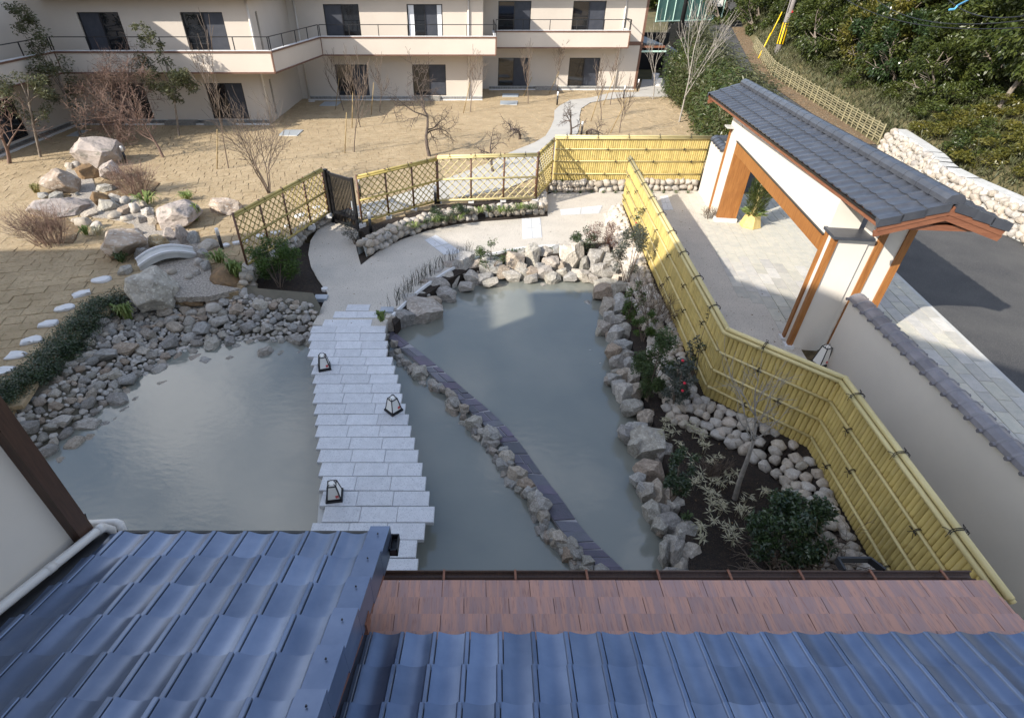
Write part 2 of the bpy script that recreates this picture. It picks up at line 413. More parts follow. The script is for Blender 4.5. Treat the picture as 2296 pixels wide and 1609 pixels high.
# ------------------------------------------------------------------ stones
def ico(sub):
    import bmesh
    b = bmesh.new(); bmesh.ops.create_icosphere(b, subdivisions=sub, radius=1.)
    V = [q.co.copy() for q in b.verts]; F = [tuple(x.index for x in f.verts) for f in b.faces]; b.free(); return V, F
ICO2, ICO3 = ico(2), ico(3)
import bmesh
def rock_mesh(name, seed, m, planes=9, sharp=.5, rough=.05, sub=2, lo=.62, hi=.95, flat=True):
    """a block cut by random planes; the arrises are worn off (sharp 1 = crisp) and the faces roughened"""
    r = random.Random(seed); b = bmesh.new()
    bmesh.ops.create_cube(b, size=2.)
    ext = [(1, 1, 1), (1, 1, -1), (1, -1, 1), (-1, 1, 1), (-1, -1, 1), (1, -1, -1), (-1, 1, -1), (-1, -1, -1)]
    for k in range(planes + 5):
        if k < 8: n = Vector(ext[k]) + Vector((r.gauss(0, .45), r.gauss(0, .45), r.gauss(0, .45)))
        else: n = Vector((r.gauss(0, 1), r.gauss(0, 1), r.gauss(0, 1)))
        n.normalize(); d = r.uniform(lo, hi) * (1.22 if k < 8 else 1.05) * (1.0 if sharp > .8 else .93)
        g = bmesh.ops.bisect_plane(b, geom=b.verts[:] + b.edges[:] + b.faces[:], plane_co=n * d, plane_no=n, clear_outer=True)
        ed = [e for e in g['geom_cut'] if isinstance(e, bmesh.types.BMEdge)]
        if len(ed) > 2: bmesh.ops.contextual_create(b, geom=ed)
    bmesh.ops.bevel(b, geom=b.edges[:], offset=.05 if sharp > .8 else .13, segments=1 if sharp > .8 else 2, affect='EDGES', clamp_overlap=True)
    bmesh.ops.triangulate(b, faces=b.faces[:])
    long_ = [e for e in b.edges if e.calc_length() > (.55 if sub == 2 else .34)]
    bmesh.ops.subdivide_edges(b, edges=long_, cuts=1, use_grid_fill=False)
    bmesh.ops.triangulate(b, faces=b.faces[:])
    if sub == 3:
        long_ = [e for e in b.edges if e.calc_length() > .34]
        bmesh.ops.subdivide_edges(b, edges=long_, cuts=1); bmesh.ops.triangulate(b, faces=b.faces[:])
    V = [q.co.copy() for q in b.verts]; F = [tuple(x.index for x in f.verts) for f in b.faces] if not b.verts.index_update() else []
    b.free()
    o = Vector((r.uniform(-50, 50), r.uniform(-50, 50), r.uniform(-50, 50))); out = []
    for v in V:
        u = v.normalized(); out.append(v + u * noise.noise(v * 1.6 + o) * rough * 2.2 + u * noise.noise(v * 4.5 + o) * rough)
    for k in range(3):
        lo_, hi_ = min(p[k] for p in out), max(p[k] for p in out)
        for p in out: p[k] = (p[k] - lo_) / (hi_ - lo_) * 2 - 1
    mb = MB(); mb.v = out; mb.f = F
    return mb.mesh(name, m, sharp <= .8)
ROCKS = [rock_mesh('stone', 10 + i, M['rock'], 5, 1., .035, 3, .68, .98) for i in range(12)]
RUBBLE = [rock_mesh('stone', 40 + i, M['rock'], 4 + i % 3, 1. if i % 3 else .7, .03, 2, .68, .98) for i in range(10)]
COBBLE = [rock_mesh('stone', 60 + i, M['cobble'], 5, .5, .035, 2, .72, .95) for i in range(8)]
def place_stone(name, me, c, sx, sy, sz, parent, rz=None, tilt=.25):
    rz = rnd.uniform(0, 6.28) if rz is None else rz
    Mx = Matrix.Translation(c) @ Matrix.Rotation(rz, 4, 'Z') @ Matrix.Rotation(rnd.uniform(-tilt, tilt), 4, 'X') @ Matrix.Rotation(rnd.uniform(-tilt, tilt), 4, 'Y') @ Matrix.Diagonal((sx, sy, sz, 1))
    return inst(name, me, Mx, parent)
bould_n = [0]
def boulder(label, box, z, m, seed, planes=9, sharp=.95, depth=None, lo=.55, rough=.045, group=None):
    """box = the outline it fills in view: x0, y0 (top), x1, y1 (foot)"""
    x0, y0, x1, y1 = box
    t = dist((x0 + x1) / 2, y1, z); wd = (x1 - x0) / 1184. * t / 2
    f = G((x0 + x1) / 2, y1, z); dp = depth if depth else wd * .8
    top = D((x0 + x1) / 2, y0, f.y + dp * 1.25).z
    h = max(.12, (top - z) / 2 + .05)
    me = rock_mesh('boulder', seed, M[m], planes, sharp, rough, 3, lo, .92, flat=False)
    o = inst('boulder', me, Matrix.Translation((f.x, f.y + dp * .85, z + h - .1)) @ Matrix.Diagonal((wd, dp, h, 1)))
    tag(o, label, 'boulder', group)
    return o

# ------------------------------------------------------------------ the setting
ZL, ZW = .30, -.35                     # lawn level, water level
BED = -.95
struct('ground', MB().quad((-400, -200, BED), (400, -200, BED), (400, 500, BED), (-400, 500, BED)), M['dirt'])
struct('pond_floor', MB().quad((-14, .5, BED + .01), (8, .5, BED + .01), (8, 18, BED + .01), (-14, 18, BED + .01)), M['mud'])
struct('water', MB().quad((-13, .6, ZW), (6.5, .6, ZW), (6.5, 16.5, ZW), (-13, 16.5, ZW)), M['water'])

# lawn
lawn_in = GP([(0, 945), (60, 870), (150, 760), (225, 700), (275, 660), (300, 650), (345, 655), (400, 668), (470, 662), (530, 655), (548, 640), (556, 596), (602, 552), (655, 518), (700, 490), (738, 474),
              (800, 490), (814, 496), (875, 487), (935, 475), (982, 456), (1090, 450), (1200, 448), (1238, 405)], ZL)
lawn_out = [Vector((8.95, 20.95, ZL)), Vector((12.9, 30, ZL)), Vector((13.1, 43, ZL)), Vector((-23, 43, ZL)), Vector((-23, 6.5, ZL))]
LAWN = lawn_in + lawn_out
lawn = struct('lawn', MB().prism([(p.x, p.y) for p in LAWN], BED, ZL), M['sod_base'])
def lawn_h(x, y):
    return ZL + .012 * noise.noise(Vector((x * .35, y * .35, 0))) + .026
farpath_px = [(1520, 218), (1498, 218), (1410, 219), (1360, 225), (1323, 232), (1303, 245), (1299, 262), (1300, 280), (1295, 300), (1270, 330), (1240, 365), (1198, 400), (1140, 424), (1060, 441), (960, 452), (880, 478), (815, 492),
              (800, 488), (765, 476), (790, 466), (850, 452), (930, 428), (1000, 403), (1085, 372), (1148, 342), (1198, 322), (1223, 307), (1235, 287), (1242, 270), (1243, 250), (1253, 240), (1278, 226), (1323, 221), (1373, 209), (1432, 208), (1440, 180), (1500, 180)]
FARPATH = GP(farpath_px, ZL)
struct('concrete_path', MB().prism([(p.x, p.y) for p in FARPATH], ZL - .05, ZL + .05), M['wash2'])
STREAM = GP([(150, 380), (205, 395), (235, 470), (300, 440), (345, 470), (350, 520), (440, 520), (452, 560), (470, 590), (478, 640), (540, 650), (470, 668), (400, 670), (345, 656), (320, 610), (330, 585), (318, 560), (300, 505), (242, 492), (200, 488), (168, 456), (150, 420)], ZL)
struct('gravel_stream', MB().prism([(p.x, p.y) for p in STREAM], ZL - .1, ZL + .048), M['gravel'])
RSOIL = [GP(p, ZL) for p in ([(78, 545), (165, 548), (180, 515), (150, 490), (90, 500)], [(240, 440), (340, 440), (358, 412), (300, 400), (250, 415)],)]
for p in RSOIL: struct('planting_soil', MB().prism([(q.x, q.y) for q in p], ZL - .1, ZL + .046), M['litter'])
FBED = GP([(548, 640), (560, 604), (607, 566), (660, 533), (706, 505), (715, 480), (690, 470), (640, 500), (590, 530), (540, 560), (505, 585), (500, 625)], ZL)
# turf squares: the largest in view are pieces of the lawn, the rest one mesh
ca, sa = math.cos(R(14)), math.sin(R(14))
tiles = []
roff = [rnd.uniform(0, .47) for _ in range(200)]
for i in range(-75, 75):
    for j in range(-20, 140):
        u = i * .47 + roff[j]; v = j * .372
        x, y = ca * u - sa * v - 5, sa * u + ca * v + 5
        if not (-22.5 < x < 13.2 and 6.5 < y < 40.5): continue
        if x > 8.8 and y < 22: continue
        if not inpoly(x, y, LAWN): continue
        if any(inpoly(x, y, P_) for P_ in ([FARPATH, STREAM] + RSOIL)): continue
        tiles.append((x, y))
tiles.sort(key=lambda p: p[0] ** 2 * .4 + p[1] ** 2)
def tile_mb(mb, x, y, r):
    z = lawn_h(x, y) + r.uniform(-.006, .007); a = R(14) + r.uniform(-.03, .03)
    hw, hd = .2345 + r.uniform(-.013, .005), .1855 + r.uniform(-.013, .005)
    c_, s_ = math.cos(a), math.sin(a); v = []
    for zz, k in ((z, .975), (z - .012, 1.), (z - .09, 1.)):
        for dx, dy in ((-1, -1), (1, -1), (1, 1), (-1, 1)):
            px_, py_ = dx * hw * k, dy * hd * k
            tz = r.uniform(-.007, .007) if zz == z else 0
            v.append((x + c_ * px_ - s_ * py_, y + s_ * px_ + c_ * py_, zz + tz))
    f = [(0, 1, 2, 3)]
    for k in (0, 4): f += [(k + 4 + i, k + 4 + (i + 1) % 4, k + (i + 1) % 4, k + i) for i in range(4)]
    mb.add(v, f)
for (x, y) in tiles[:300]:
    mb = MB(); tile_mb(mb, x, y, rnd); part('turf_square', mb, M['sod'], lawn)
mb = MB()
for (x, y) in tiles[300:]: tile_mb(mb, x, y, rnd)
o = part('turf_squares', mb, M['sod'], lawn); o['kind'] = 'stuff'

# washed gravel path
path_px = [(700, 728), (710, 712), (735, 657), (712, 625), (697, 597), (691, 570), (696, 540), (712, 514), (735, 470), (800, 486), (812, 500), (797, 540), (800, 560), (809, 593), (850, 561), (900, 536), (960, 516), (1020, 503), (1080, 496), (1150, 491), (1228, 484),
           (1226, 437), (1240, 431), (1330, 430), (1420, 428), (1590, 427), (1610, 498), (1635, 540), (1660, 586), (1690, 621), (1720, 667), (1750, 703), (1800, 790), (1850, 870), (1700, 780), (1560, 690), (1440, 560), (1395, 470), (1382, 505), (1372, 538), (1300, 548), (1190, 552), (1110, 566), (1060, 578), (1000, 607), (940, 648), (895, 688), (872, 712), (862, 735)]
PATH = GP(path_px, 0.)
struct('gravel_path', MB().prism([(p.x, p.y) for p in PATH], BED, 0.), M['wash'])
edge = smooth_line(GP([(878, 706), (895, 689), (940, 649), (1000, 608), (1060, 579), (1110, 567), (1190, 553), (1300, 549)], 0), 4)
struct('path_kerb', MB().tube([p + Vector((.03, -.04, .0)) for p in edge], .05, 5), M['conc_white'])
# soil of the beds
def soil(px_, z, name='planting_soil', m='soil', zb=BED):
    return struct(name, MB().prism([(p.x, p.y) for p in GP(px_, z)], zb, z), M[m])
soil([(735, 657), (712, 625), (697, 597), (691, 570), (696, 545), (680, 545), (645, 570), (600, 590), (570, 615), (560, 655), (590, 675), (640, 682), (700, 684), (716, 690)], -.04)      # left of the garden gate
soil([(797, 535), (800, 560), (809, 593), (850, 561), (900, 536), (960, 516), (1020, 503), (1080, 496), (1150, 491), (1228, 484), (1226, 470), (1150, 474), (1080, 478), (1000, 488), (930, 510), (880, 530), (840, 555), (815, 560)], .0 + .012)
soil([(803, 514), (870, 492), (935, 475), (982, 456), (1090, 449), (1200, 447), (1219, 438), (1219, 452), (1150, 454), (1080, 458), (1000, 466), (930, 487), (880, 505), (838, 530), (826, 530), (814, 520)], .30)
soil([(1228, 411), (1240, 398), (1400, 398), (1565, 398), (1566, 404), (1400, 408), (1245, 411)], .30)
soil([(878, 712), (895, 692), (940, 652), (1000, 611), (1060, 582), (1110, 570), (1190, 556), (1300, 551), (1380, 541), (1385, 560), (1300, 572), (1190, 575), (1110, 590), (1050, 605), (1000, 630), (950, 665), (905, 705), (885, 730)], -.03)
RBED = [(1372, 530), (1390, 480), (1402, 470), (1440, 570), (1475, 680), (1520, 790), (1560, 870), (1600, 940), (1720, 990), (1800, 1060), (1860, 1150), (1960, 1300), (2010, 1400), (1560, 1400), (1545, 1250), (1530, 1150), (1490, 1020), (1455, 900), (1420, 780), (1400, 680), (1385, 610)]
soil(RBED, -.03)
# street, pavers
GA, GB, GO = Vector((.148, .989, 0)), Vector((.989, -.148, 0)), Vector((7.40, 10.48, 0))
def gp(a, b, z=0.): return GO + GA * a + GB * b + Vector((0, 0, z))
def gpoly(pts): return [(gp(a, b).x, gp(a, b).y) for a, b in pts]
struct('road', MB().prism(gpoly([(-14, 4.34), (22, 4.25), (22, 12.5), (12, 12), (4, 11), (-14, 10.5)]), BED, -.005), M['asphalt'])
struct('pavement_base', MB().prism(gpoly([(-14, .9), (10.5, .9), (10.5, -.52), (7, -.50), (3, -.32), (-.2, -.12), (-.2, .5), (-14, .5)]) if False else gpoly([(-14, 1.3), (-.2, 1.3), (-.2, -.10), (3, -.34), (7, -.53), (10.4, -.30), (10.4, 4.26), (-14, 4.35)]), BED, -.02), M['sod_base'])
pav = struct('paved_forecourt', MB().quad(gp(-14, 4.2, .002), gp(-14, 4.42, .002), gp(10.4, 4.36, .002), gp(10.4, 4.2, .002)), M['conc'])
plist = []
for j in range(0, 16):
    b0 = -.55 + j * .303
    for i in range(-24, 19):
        a0 = i * .62 + (j % 2) * .29 + (j % 3) * .07
        b1, a1 = b0 + .297, a0 + .612
        if a1 > 10.4 or b1 > 4.32: continue
        if b0 < -.56 or (a0 < -.2 and b0 < 1.3) or (a0 < 1.5 and b0 < -.2): continue
        plist.append((a0, b0, a1, b1))
plist.sort(key=lambda q: gp(q[0], q[1]).length)
def pav_mb(mb, q):
    a0, b0, a1, b1 = q; z = rnd.uniform(.004, .009); e = .006
    v = [gp(a0 + e, b0 + e, z), gp(a0 + e, b1 - e, z), gp(a1 - e, b1 - e, z), gp(a1 - e, b0 + e, z)]
    lo = [gp(a0, b0, -.04), gp(a0, b1, -.04), gp(a1, b1, -.04), gp(a1, b0, -.04)]
    mb.add(v + lo, [(3, 2, 1, 0)] + [(i, (i + 1) % 4, 4 + (i + 1) % 4, 4 + i) for i in range(4)])
for q in plist[:300]:
    mb = MB(); pav_mb(mb, q); part('paver', mb, M['paver'], pav)
mb = MB()
for q in plist[300:]: pav_mb(mb, q)
if mb.v: o = part('pavers', mb, M['paver'], pav); o['kind'] = 'stuff'
for k, (pp, zz) in enumerate((([(952, 538), (978, 526), (1039, 567), (996, 571)], .012), ([(1170, 490), (1212, 488), (1216, 532), (1172, 536)], .012), ([(1256, 470), (1352, 460), (1344, 478), (1258, 482)], .012), ([(1480, 440), (1498, 438), (1510, 470), (1488, 471)], .012))):
    q = GP(pp, zz); st = struct('stone_inlay', MB().prism([(p.x, p.y) for p in q], -.05, .003), M['conc'])
    for i in range(2):
        for j in range(2):
            def bl(u, v_): return (q[0] * (1 - u) + q[1] * u) * (1 - v_) + (q[3] * (1 - u) + q[2] * u) * v_
            a = [bl(i / 2 + .02 * i, j / 2 + .02 * j), bl(i / 2 + .48, j / 2 + .02 * j), bl(i / 2 + .48, j / 2 + .48), bl(i / 2 + .02 * i, j / 2 + .48)]
            part('paver', MB().prism([(p.x, p.y) for p in a], 0, .012), M['granite'], st)

# hillside right of the road, lane
lane_l = [gp(10.5, -.5, -.02), gp(16, .0, .0), Vector((17.2, 35, .3)), Vector((19.0, 46, 1.0)), Vector((21, 62, 2.4)), Vector((25, 80, 3.6))]
lane_r = [gp(10.5, 12, -.02), Vector((20.0, 27.4, .0)), Vector((20.8, 33, .2)), Vector((21.2, 42, .8)), Vector((26, 60, 2.3)), Vector((33, 80, 3.6))]
mb = MB()
for i in range(5): mb.quad(lane_l[i], lane_r[i], lane_r[i + 1], lane_l[i + 1])
struct('lane', mb, M['asphalt'])
mb = MB(); lr2 = [gp(-14, 12.5, 0)] + [gp(0, 11, 0)] + [p.copy() for p in lane_r[1:]]
rows = []
for k, dd in enumerate((0., 1.2, 2.5, 6, 12, 25, 60)):
    hh = (0., .95, 1.3, 2.6, 5., 9.5, 20.)[k]
    rows.append([p + Vector((dd, -dd * .12, hh)) for p in lr2])
for a, b in zip(rows, rows[1:]):
    for i in range(len(a) - 1): mb.quad(a[i], b[i], b[i + 1], a[i + 1])
struct('hillside', mb, M['hill'], True)
mb = MB()
for i in range(1, 4):
    a, b = lane_r[i], lane_r[i + 1]; mb.quad(a + Vector((-1.1, 0, .02)), a + Vector((.1, 0, .03)), b + Vector((.1, 0, .03)), b + Vector((-1.1, 0, .02)))
struct('road_verge', mb, M['litter'])
# far ground that closes the view behind the lane
mb = MB()
for a, b in (((-60, 95, 3), (-60, 130, 12)),): mb.quad((-80, 84, 3.2), (90, 84, 3.2), (90, 150, 20), (-80, 150, 20))
mb.quad((-80, 44, .25), (14, 44, .25), (26, 84, 3.3), (-80, 84, 3.3))
struct('far_hill', mb, M['hill'])

# ------------------------------------------------------------------ near building: roofs, walls, and its mass behind the viewpoint
UC = Vector((1, 0, 0)); US = Vector((-.0785, -.924, .331)).normalized(); UN = UC.cross(-US).normalized()
if UN.z < 0: UN = -UN
TW, TL = .30, .355
def pantile_mesh(name, m, tw=TW, tl=TL, rise=.042, rib=True):
    prof = [(.005, .0), (.005, .024), (.02, .022), (.05, .0145), (.09, .006), (.13, .0015), (.17, .0015), (.21, .008), (.25, .020), (.256, .030), (.262, .034), (.290, .034), (.296, .029), (.297, .0)]
    mb = MB(); k = tw / .30; zs = rise / .034; n = len(prof)
    def strip(idx, rows):
        v = [(prof[i][0] * k, s0, prof[i][1] * zs + dz) for s0, dz in rows for i in idx]; m_ = len(idx)
        mb.add(v, [(i, i + 1, m_ + i + 1, m_ + i) for i in range(m_ - 1)])
    top = ((0, .028), (tl + .03, 0.)); cut = max(i for i in range(n) if prof[i][0] < .2515)
    strip(range(1, cut + 1), top); npan = len(mb.f); strip(range(0, 2), top); strip(range(cut, n), top)
    strip(range(n), ((.002, -.002), (0, .028)))
    me = mb.mesh(name, m); me.polygons.foreach_set('use_smooth', [i < npan for i in range(len(me.polygons))]); return me
def frame(o, u, s, n):
    return Matrix(((u.x, s.x, n.x, o.x), (u.y, s.y, n.y, o.y), (u.z, s.z, n.z, o.z), (0, 0, 0, 1)))
PT = [pantile_mesh('roof_tile', M['tile'])]
def roof_wing(name, label, o, ncol, nrow, group=None):
    t = thing(name, label, 'roof', o)
    for j in range(nrow):
        for i in range(ncol):
            p = o + UC * (i * TW) + US * (j * TL)
            inst('roof_tile', PT[0], frame(p + UN * rnd.uniform(0, .004), UC, US, UN), t)
    a, b = o - UN * .012 + US * .02, o + UC * (ncol * TW) - UN * .012 + US * .02
    c, d = b + US * (nrow * TL), a + US * (nrow * TL)
    mb = MB(); mb.quad(a, b, c, d); dn = Vector((0, 0, -.12)); mb.quad(a + dn, b + dn, b, a); mb.quad(d + dn, c + dn, b + dn, a + dn)
    part('roof_deck', mb, M['black'], t)
    return t
LO = Vector((-3.68, 3.075, 2.755)); rl = roof_wing('tiled_roof', 'blue grey tiled roof wing beside the bridge end, with a stepped verge on its right', LO, 9, 9)
RO = Vector((-1.53, 2.375, 2.225)); rr = roof_wing('tiled_roof', 'long blue grey tiled roof above the copper eave', RO, 25, 6)
# verge caps of the left wing
vb = LO + UC * (9 * TW - .02)
for j in range(9):
    p = vb + US * (j * TL - .02)
    mb = MB(); h0, h1 = .092, .05
    L_ = TL + .02; W_ = .19
    q = [p + UN * (h0 + .01), p + UC * W_ + UN * (h0 + .01), p + UC * W_ + US * L_ + UN * h1, p + US * L_ + UN * h1]
    lo = [x - UN * .05 for x in q]; lo[1] = q[1] + Vector((0, 0, -.33)); lo[2] = q[2] + Vector((0, 0, -.33))
    lo[0] = q[0] - UN * .07; lo[3] = q[3] - UN * .05
    mb.add(q + lo, [(0, 1, 2, 3), (4, 5, 1, 0), (5, 6, 2, 1), (7, 4, 0, 3), (6, 7, 3, 2)])
    vc = part('verge_tile', mb, M['tile'], rl)
    c = p + UC * .1 + US * .12 + UN * (h0 + .006)
    part('screw', MB().tube([c, c + UN * .012], [.009, .006], 6), M['sash'], vc)
vb2 = vb + UC * .12 + Vector((0, 0, -.20))
part('barge_board', MB().beam(vb2 + US * .1 + Vector((-.02, 0, -.22)), vb2 + US * (9 * TL) + Vector((-.02, 0, -.22)), .03, .2), M['wood_red'], rl)
part('gable_wall', MB().add([vb + US * .5 + Vector((.02, 0, -.1)), vb + US * 3.2 + Vector((.02, 0, -.1)), vb + US * 3.2 + Vector((.02, 0, -1.6)), vb + US * .5 + Vector((.02, 0, -1.2))], [(0, 1, 2, 3)]), M['wood_dark'], rl)
part('purlin_end', MB().beam(vb + US * .92 + Vector((.0, 0, -.26)), vb + US * .92 + Vector((.20, 0, -.26)), .12, .16), M['wood_red'], rl)
part('eave_gutter', MB().tube([LO + Vector((-.05, .06, -.08)), LO + UC * (9 * TW + .12) + Vector((0, .06, -.09))], .055, 8), M['black'], rl)
ge = LO + UC * (9 * TW + .17) + Vector((0, .03, -.07))
mb = MB(); mb.box(ge.x, ge.y - .16, ge.z - .06, ge.x + .012, ge.y + .02, ge.z + .04); mb.box(ge.x, ge.y + .008, ge.z - .06, ge.x + .08, ge.y + .02, ge.z + .04); mb.box(ge.x + .07, ge.y - .16, ge.z - .06, ge.x + .08, ge.y + .02, ge.z + .04); mb.box(ge.x, ge.y - .16, ge.z - .06, ge.x + .08, ge.y - .148, ge.z + .04)
mb.box(ge.x + .013, ge.y - .147, ge.z - .05, ge.x + .069, ge.y + .007, ge.z - .02); part('gutter_outlet', mb, M['black'], rl)
# copper eave
CZ0, CY0, CS = 1.93, 3.115, .09
def cp(x, y, dz=0.): return Vector((x, y, CZ0 + CS * (CY0 - y) + dz))
ct = thing('copper_roof', 'flat reddish copper sheet eave below the tiled roof', 'roof', cp(2.2, CY0))
ys = [3.095, 2.90, 2.715, 2.535, 2.36, 2.2]
for j in range(5):
    x = -1.25 - (j % 2) * .23
    while x < 5.46:
        x1 = min(x + .46, 5.46)
        if x1 - x > .04:
            y0, y1 = ys[j], ys[j + 1]; e = .003; z0 = .016 + rnd.uniform(0, .004); z1 = .004
            v = [cp(x + e, y0, z0), cp(x1 - e, y0, z0), cp(x1 - e, y1 - .01, z1), cp(x + e, y1 - .01, z1), cp(x + e, y0, -.006), cp(x1 - e, y0, -.006)]
            part('copper_sheet', MB().add(v, [(3, 2, 1, 0), (4, 5, 1, 0)]), M['copper'], ct)
        x += .46
part('roof_board', MB().add([cp(-1.6, 3.09, -.008), cp(5.455, 3.09, -.008), cp(5.455, 1.5, -.008), cp(-1.6, 1.5, -.008), cp(-1.6, 3.09, -.1), cp(5.455, 3.09, -.1), cp(5.455, 1.5, -.1)], [(3, 2, 1, 0), (4, 5, 1, 0), (5, 6, 2, 1)]), M['wood_red'], ct)
mb = MB(); gx0, gx1 = -1.1, 5.40
for (dy, dz, r_) in ((0.015, -.03, .012), (.10, -.01, .012)): mb.tube([(gx0, CY0 + dy, CZ0 + dz), (gx1, CY0 + dy, CZ0 + dz)], r_, 5)
for k in range(6):
    a0, a1 = math.pi + math.pi * k / 6, math.pi + math.pi * (k + 1) / 6; cy, cz, r_ = CY0 + .057, CZ0 - .015, .045
    mb.quad((gx0, cy + r_ * math.cos(a0), cz + r_ * math.sin(a0)), (gx1, cy + r_ * math.cos(a0), cz + r_ * math.sin(a0)), (gx1, cy + r_ * math.cos(a1), cz + r_ * math.sin(a1)), (gx0, cy + r_ * math.cos(a1), cz + r_ * math.sin(a1)))
gu = part('gutter', mb, M['wood_dark'], ct)
for k in range(10):
    x = -.32 + k * .77
    if x < 5.4: part('gutter_bracket', MB().box(x - .012, CY0 - .01, CZ0 + .0, x + .012, CY0 + .11, CZ0 + .012), M['wood_red'], gu)
mb = MB(); x0, x1, y0, y1 = 4.02, 4.46, CY0 + .10, CY0 + .24
for a, b in (((x0, y0), (x0 + .0, y1)), ((x0, y1), (x1 - .08, y1)), ((x1 - .08, y1), (x1, y0))): mb.beam((a[0], a[1], CZ0 - .01), (b[0], b[1], CZ0 - .01), .025, .09)
part('rain_hopper', mb, M['black'], gu)
# wall on the left with timber corner post, pipe and flashing; the mass of the same hotel behind the viewpoint throws the shade over the garden
nb = thing('hotel_building', 'off white rendered wall with dark timber corner post at lower left', 'building', (-3.9, 0, -.9))
part('corner_post', MB().box(-3.78, 2.90, 1.5, -3.61, 3.06, 5.3), M['wood_dark'], nb)
fl = [LO + UC * (-.02) + US * (j * .5) for j in range(0, 8)]
mb = MB()
for a, b in zip(fl, fl[1:]):
    mb.quad(a + UN * .02 + UC * .22, b + UN * .02 + UC * .22, b + UN * .10 + UC * .0, a + UN * .10)
    mb.quad(a + UN * .10, b + UN * .10, b + UN * .26 + UC * -.01, a + UN * .26 + UC * -.01)
part('flashing', mb, M['black'], nb)
pp = [LO + UC * .13 + US * 3.5 + UN * .13, LO + UC * .13 + US * 2. + UN * .13, LO + UC * .13 + US * .12 + UN * .13, LO + UC * .14 + US * .03 + UN * .12, LO + UC * .15 - US * .03 + UN * .06, LO + UC * .15 - US * .04 - UN * .2]
dp = part('downpipe', MB().tube(pp, .042, 10), M['white_pipe'], nb, True)
for k in (.06, .62, 1.9): c = LO + UC * .13 + US * k + UN * .13; part('pipe_socket', MB().tube([c - US * .03, c + US * .05], .046, 10), M['white_pipe'], dp, True)
q0 = LO + Vector((.16, .16, -.0)); part('downpipe', MB().tube([q0 + Vector((-.35, -.02, 0)), q0 + Vector((-.04, 0, 0)), q0 + Vector((.0, -.01, -.01)), q0 + Vector((.03, -.05, -.05)), q0 + Vector((.03, -.08, -.4))], .04, 10), M['white_pipe'], nb, True)
def mass(name, sil, y0, y1):
    mb = MB(); n_ = len(sil)
    mb.add([(x, y0, z) for x, z in sil] + [(x, y1, z) for x, z in sil], [tuple(range(n_)), tuple(range(n_, 2 * n_))[::-1]] + [(i, i + n_, (i + 1) % n_ + n_, (i + 1) % n_) for i in range(n_)])
    return part(name, mb, M['plaster_white'], nb)
mass('wall', [(-44, BED), (-44, 12.7), (-30.8, 13.45), (-28.5, 13.6), (-25.2, 15.7), (-23.2, 15.8), (-18.9, 14.1), (-17.6, 13.3), (-16.35, 11.75), (-12.15, 8.05), (-12.0, 10.05), (-13.75, 11.2), (-12.3, 11.3), (-10.6, 11.95), (-8., 11.7), (-3.70, 9.8), (-3.70, BED)], 2.93, -7.5)
mass('upper_storeys', [(-9.6, BED), (-9.6, 14.25), (-3, 11.4), (1.5, 9.4), (2.0, BED)], -1., -12.)
part('lower_storey', MB().box(-3.7, -1., BED, 5.3, 1.2, 1.8), M['plaster_white'], nb)

# ------------------------------------------------------------------ far hotel wing
fb = thing('hotel_wing', 'two storey cream hotel wing with balconies across the end of the lawn', 'building', (-5, 36, ZL))
ZT = 6.6
YA, YB, YC = 30.5, 36.8, 40.2
XL, XA, XB, XC = -21.5, -10.9, .55, 11.0
def wall_seg(x0, y0, x1, y1, z0=BED, z1=ZT, th=.25):
    # upright wall whose outer face runs from (x0,y0) to (x1,y1), outside on the right-hand side of travel
    d = Vector((x1 - x0, y1 - y0, 0)).normalized(); n = Vector((-d.y, d.x, 0)) * th
    a, b = Vector((x0, y0, 0)), Vector((x1, y1, 0)); q = [a, b, b + n, a + n]
    return MB().prism([(p.x, p.y) for p in q], z0, z1)
segs = [((XL, 23.2), (XL, YA)), ((XL, YA), (XA, YA)), ((XA, YA), (XA + .02, YB)), ((XA + .02, YB), (XB, YB)), ((XB, YB), (XB, YC)), ((XB, YC), (XC, YC)), ((XC, YC), (XC, YC + 9))]
def cut_wall(a, b, holes):
    """wall along a->b with rectangular openings (u0,u1,z0,z1), 0.14 m deep reveals"""
    d = Vector((b[0] - a[0], b[1] - a[1], 0)); L = d.length; d.normalize(); n = Vector((-d.y, d.x, 0))
    A = Vector((a[0], a[1], 0)); mb = MB()
    us = sorted({0, L} | {h[0] for h in holes} | {h[1] for h in holes}); zs = sorted({BED, ZT} | {h[2] for h in holes} | {h[3] for h in holes})
    def P_(u, z, k=0.): return A + d * u + n * k + Vector((0, 0, z))
    for i in range(len(us) - 1):
        for j in range(len(zs) - 1):
            um, zm = (us[i] + us[i + 1]) / 2, (zs[j] + zs[j + 1]) / 2
            if any(h[0] < um < h[1] and h[2] < zm < h[3] for h in holes): continue
            mb.quad(P_(us[i], zs[j]), P_(us[i + 1], zs[j]), P_(us[i + 1], zs[j + 1]), P_(us[i], zs[j + 1]))
    for (u0, u1, z0, z1) in holes:
        for (p, q) in (((u0, z0), (u1, z0)), ((u1, z0), (u1, z1)), ((u1, z1), (u0, z1)), ((u0, z1), (u0, z0))):
            mb.quad(P_(*p), P_(*q), P_(*q, .16), P_(*p, .16))
    return mb, P_
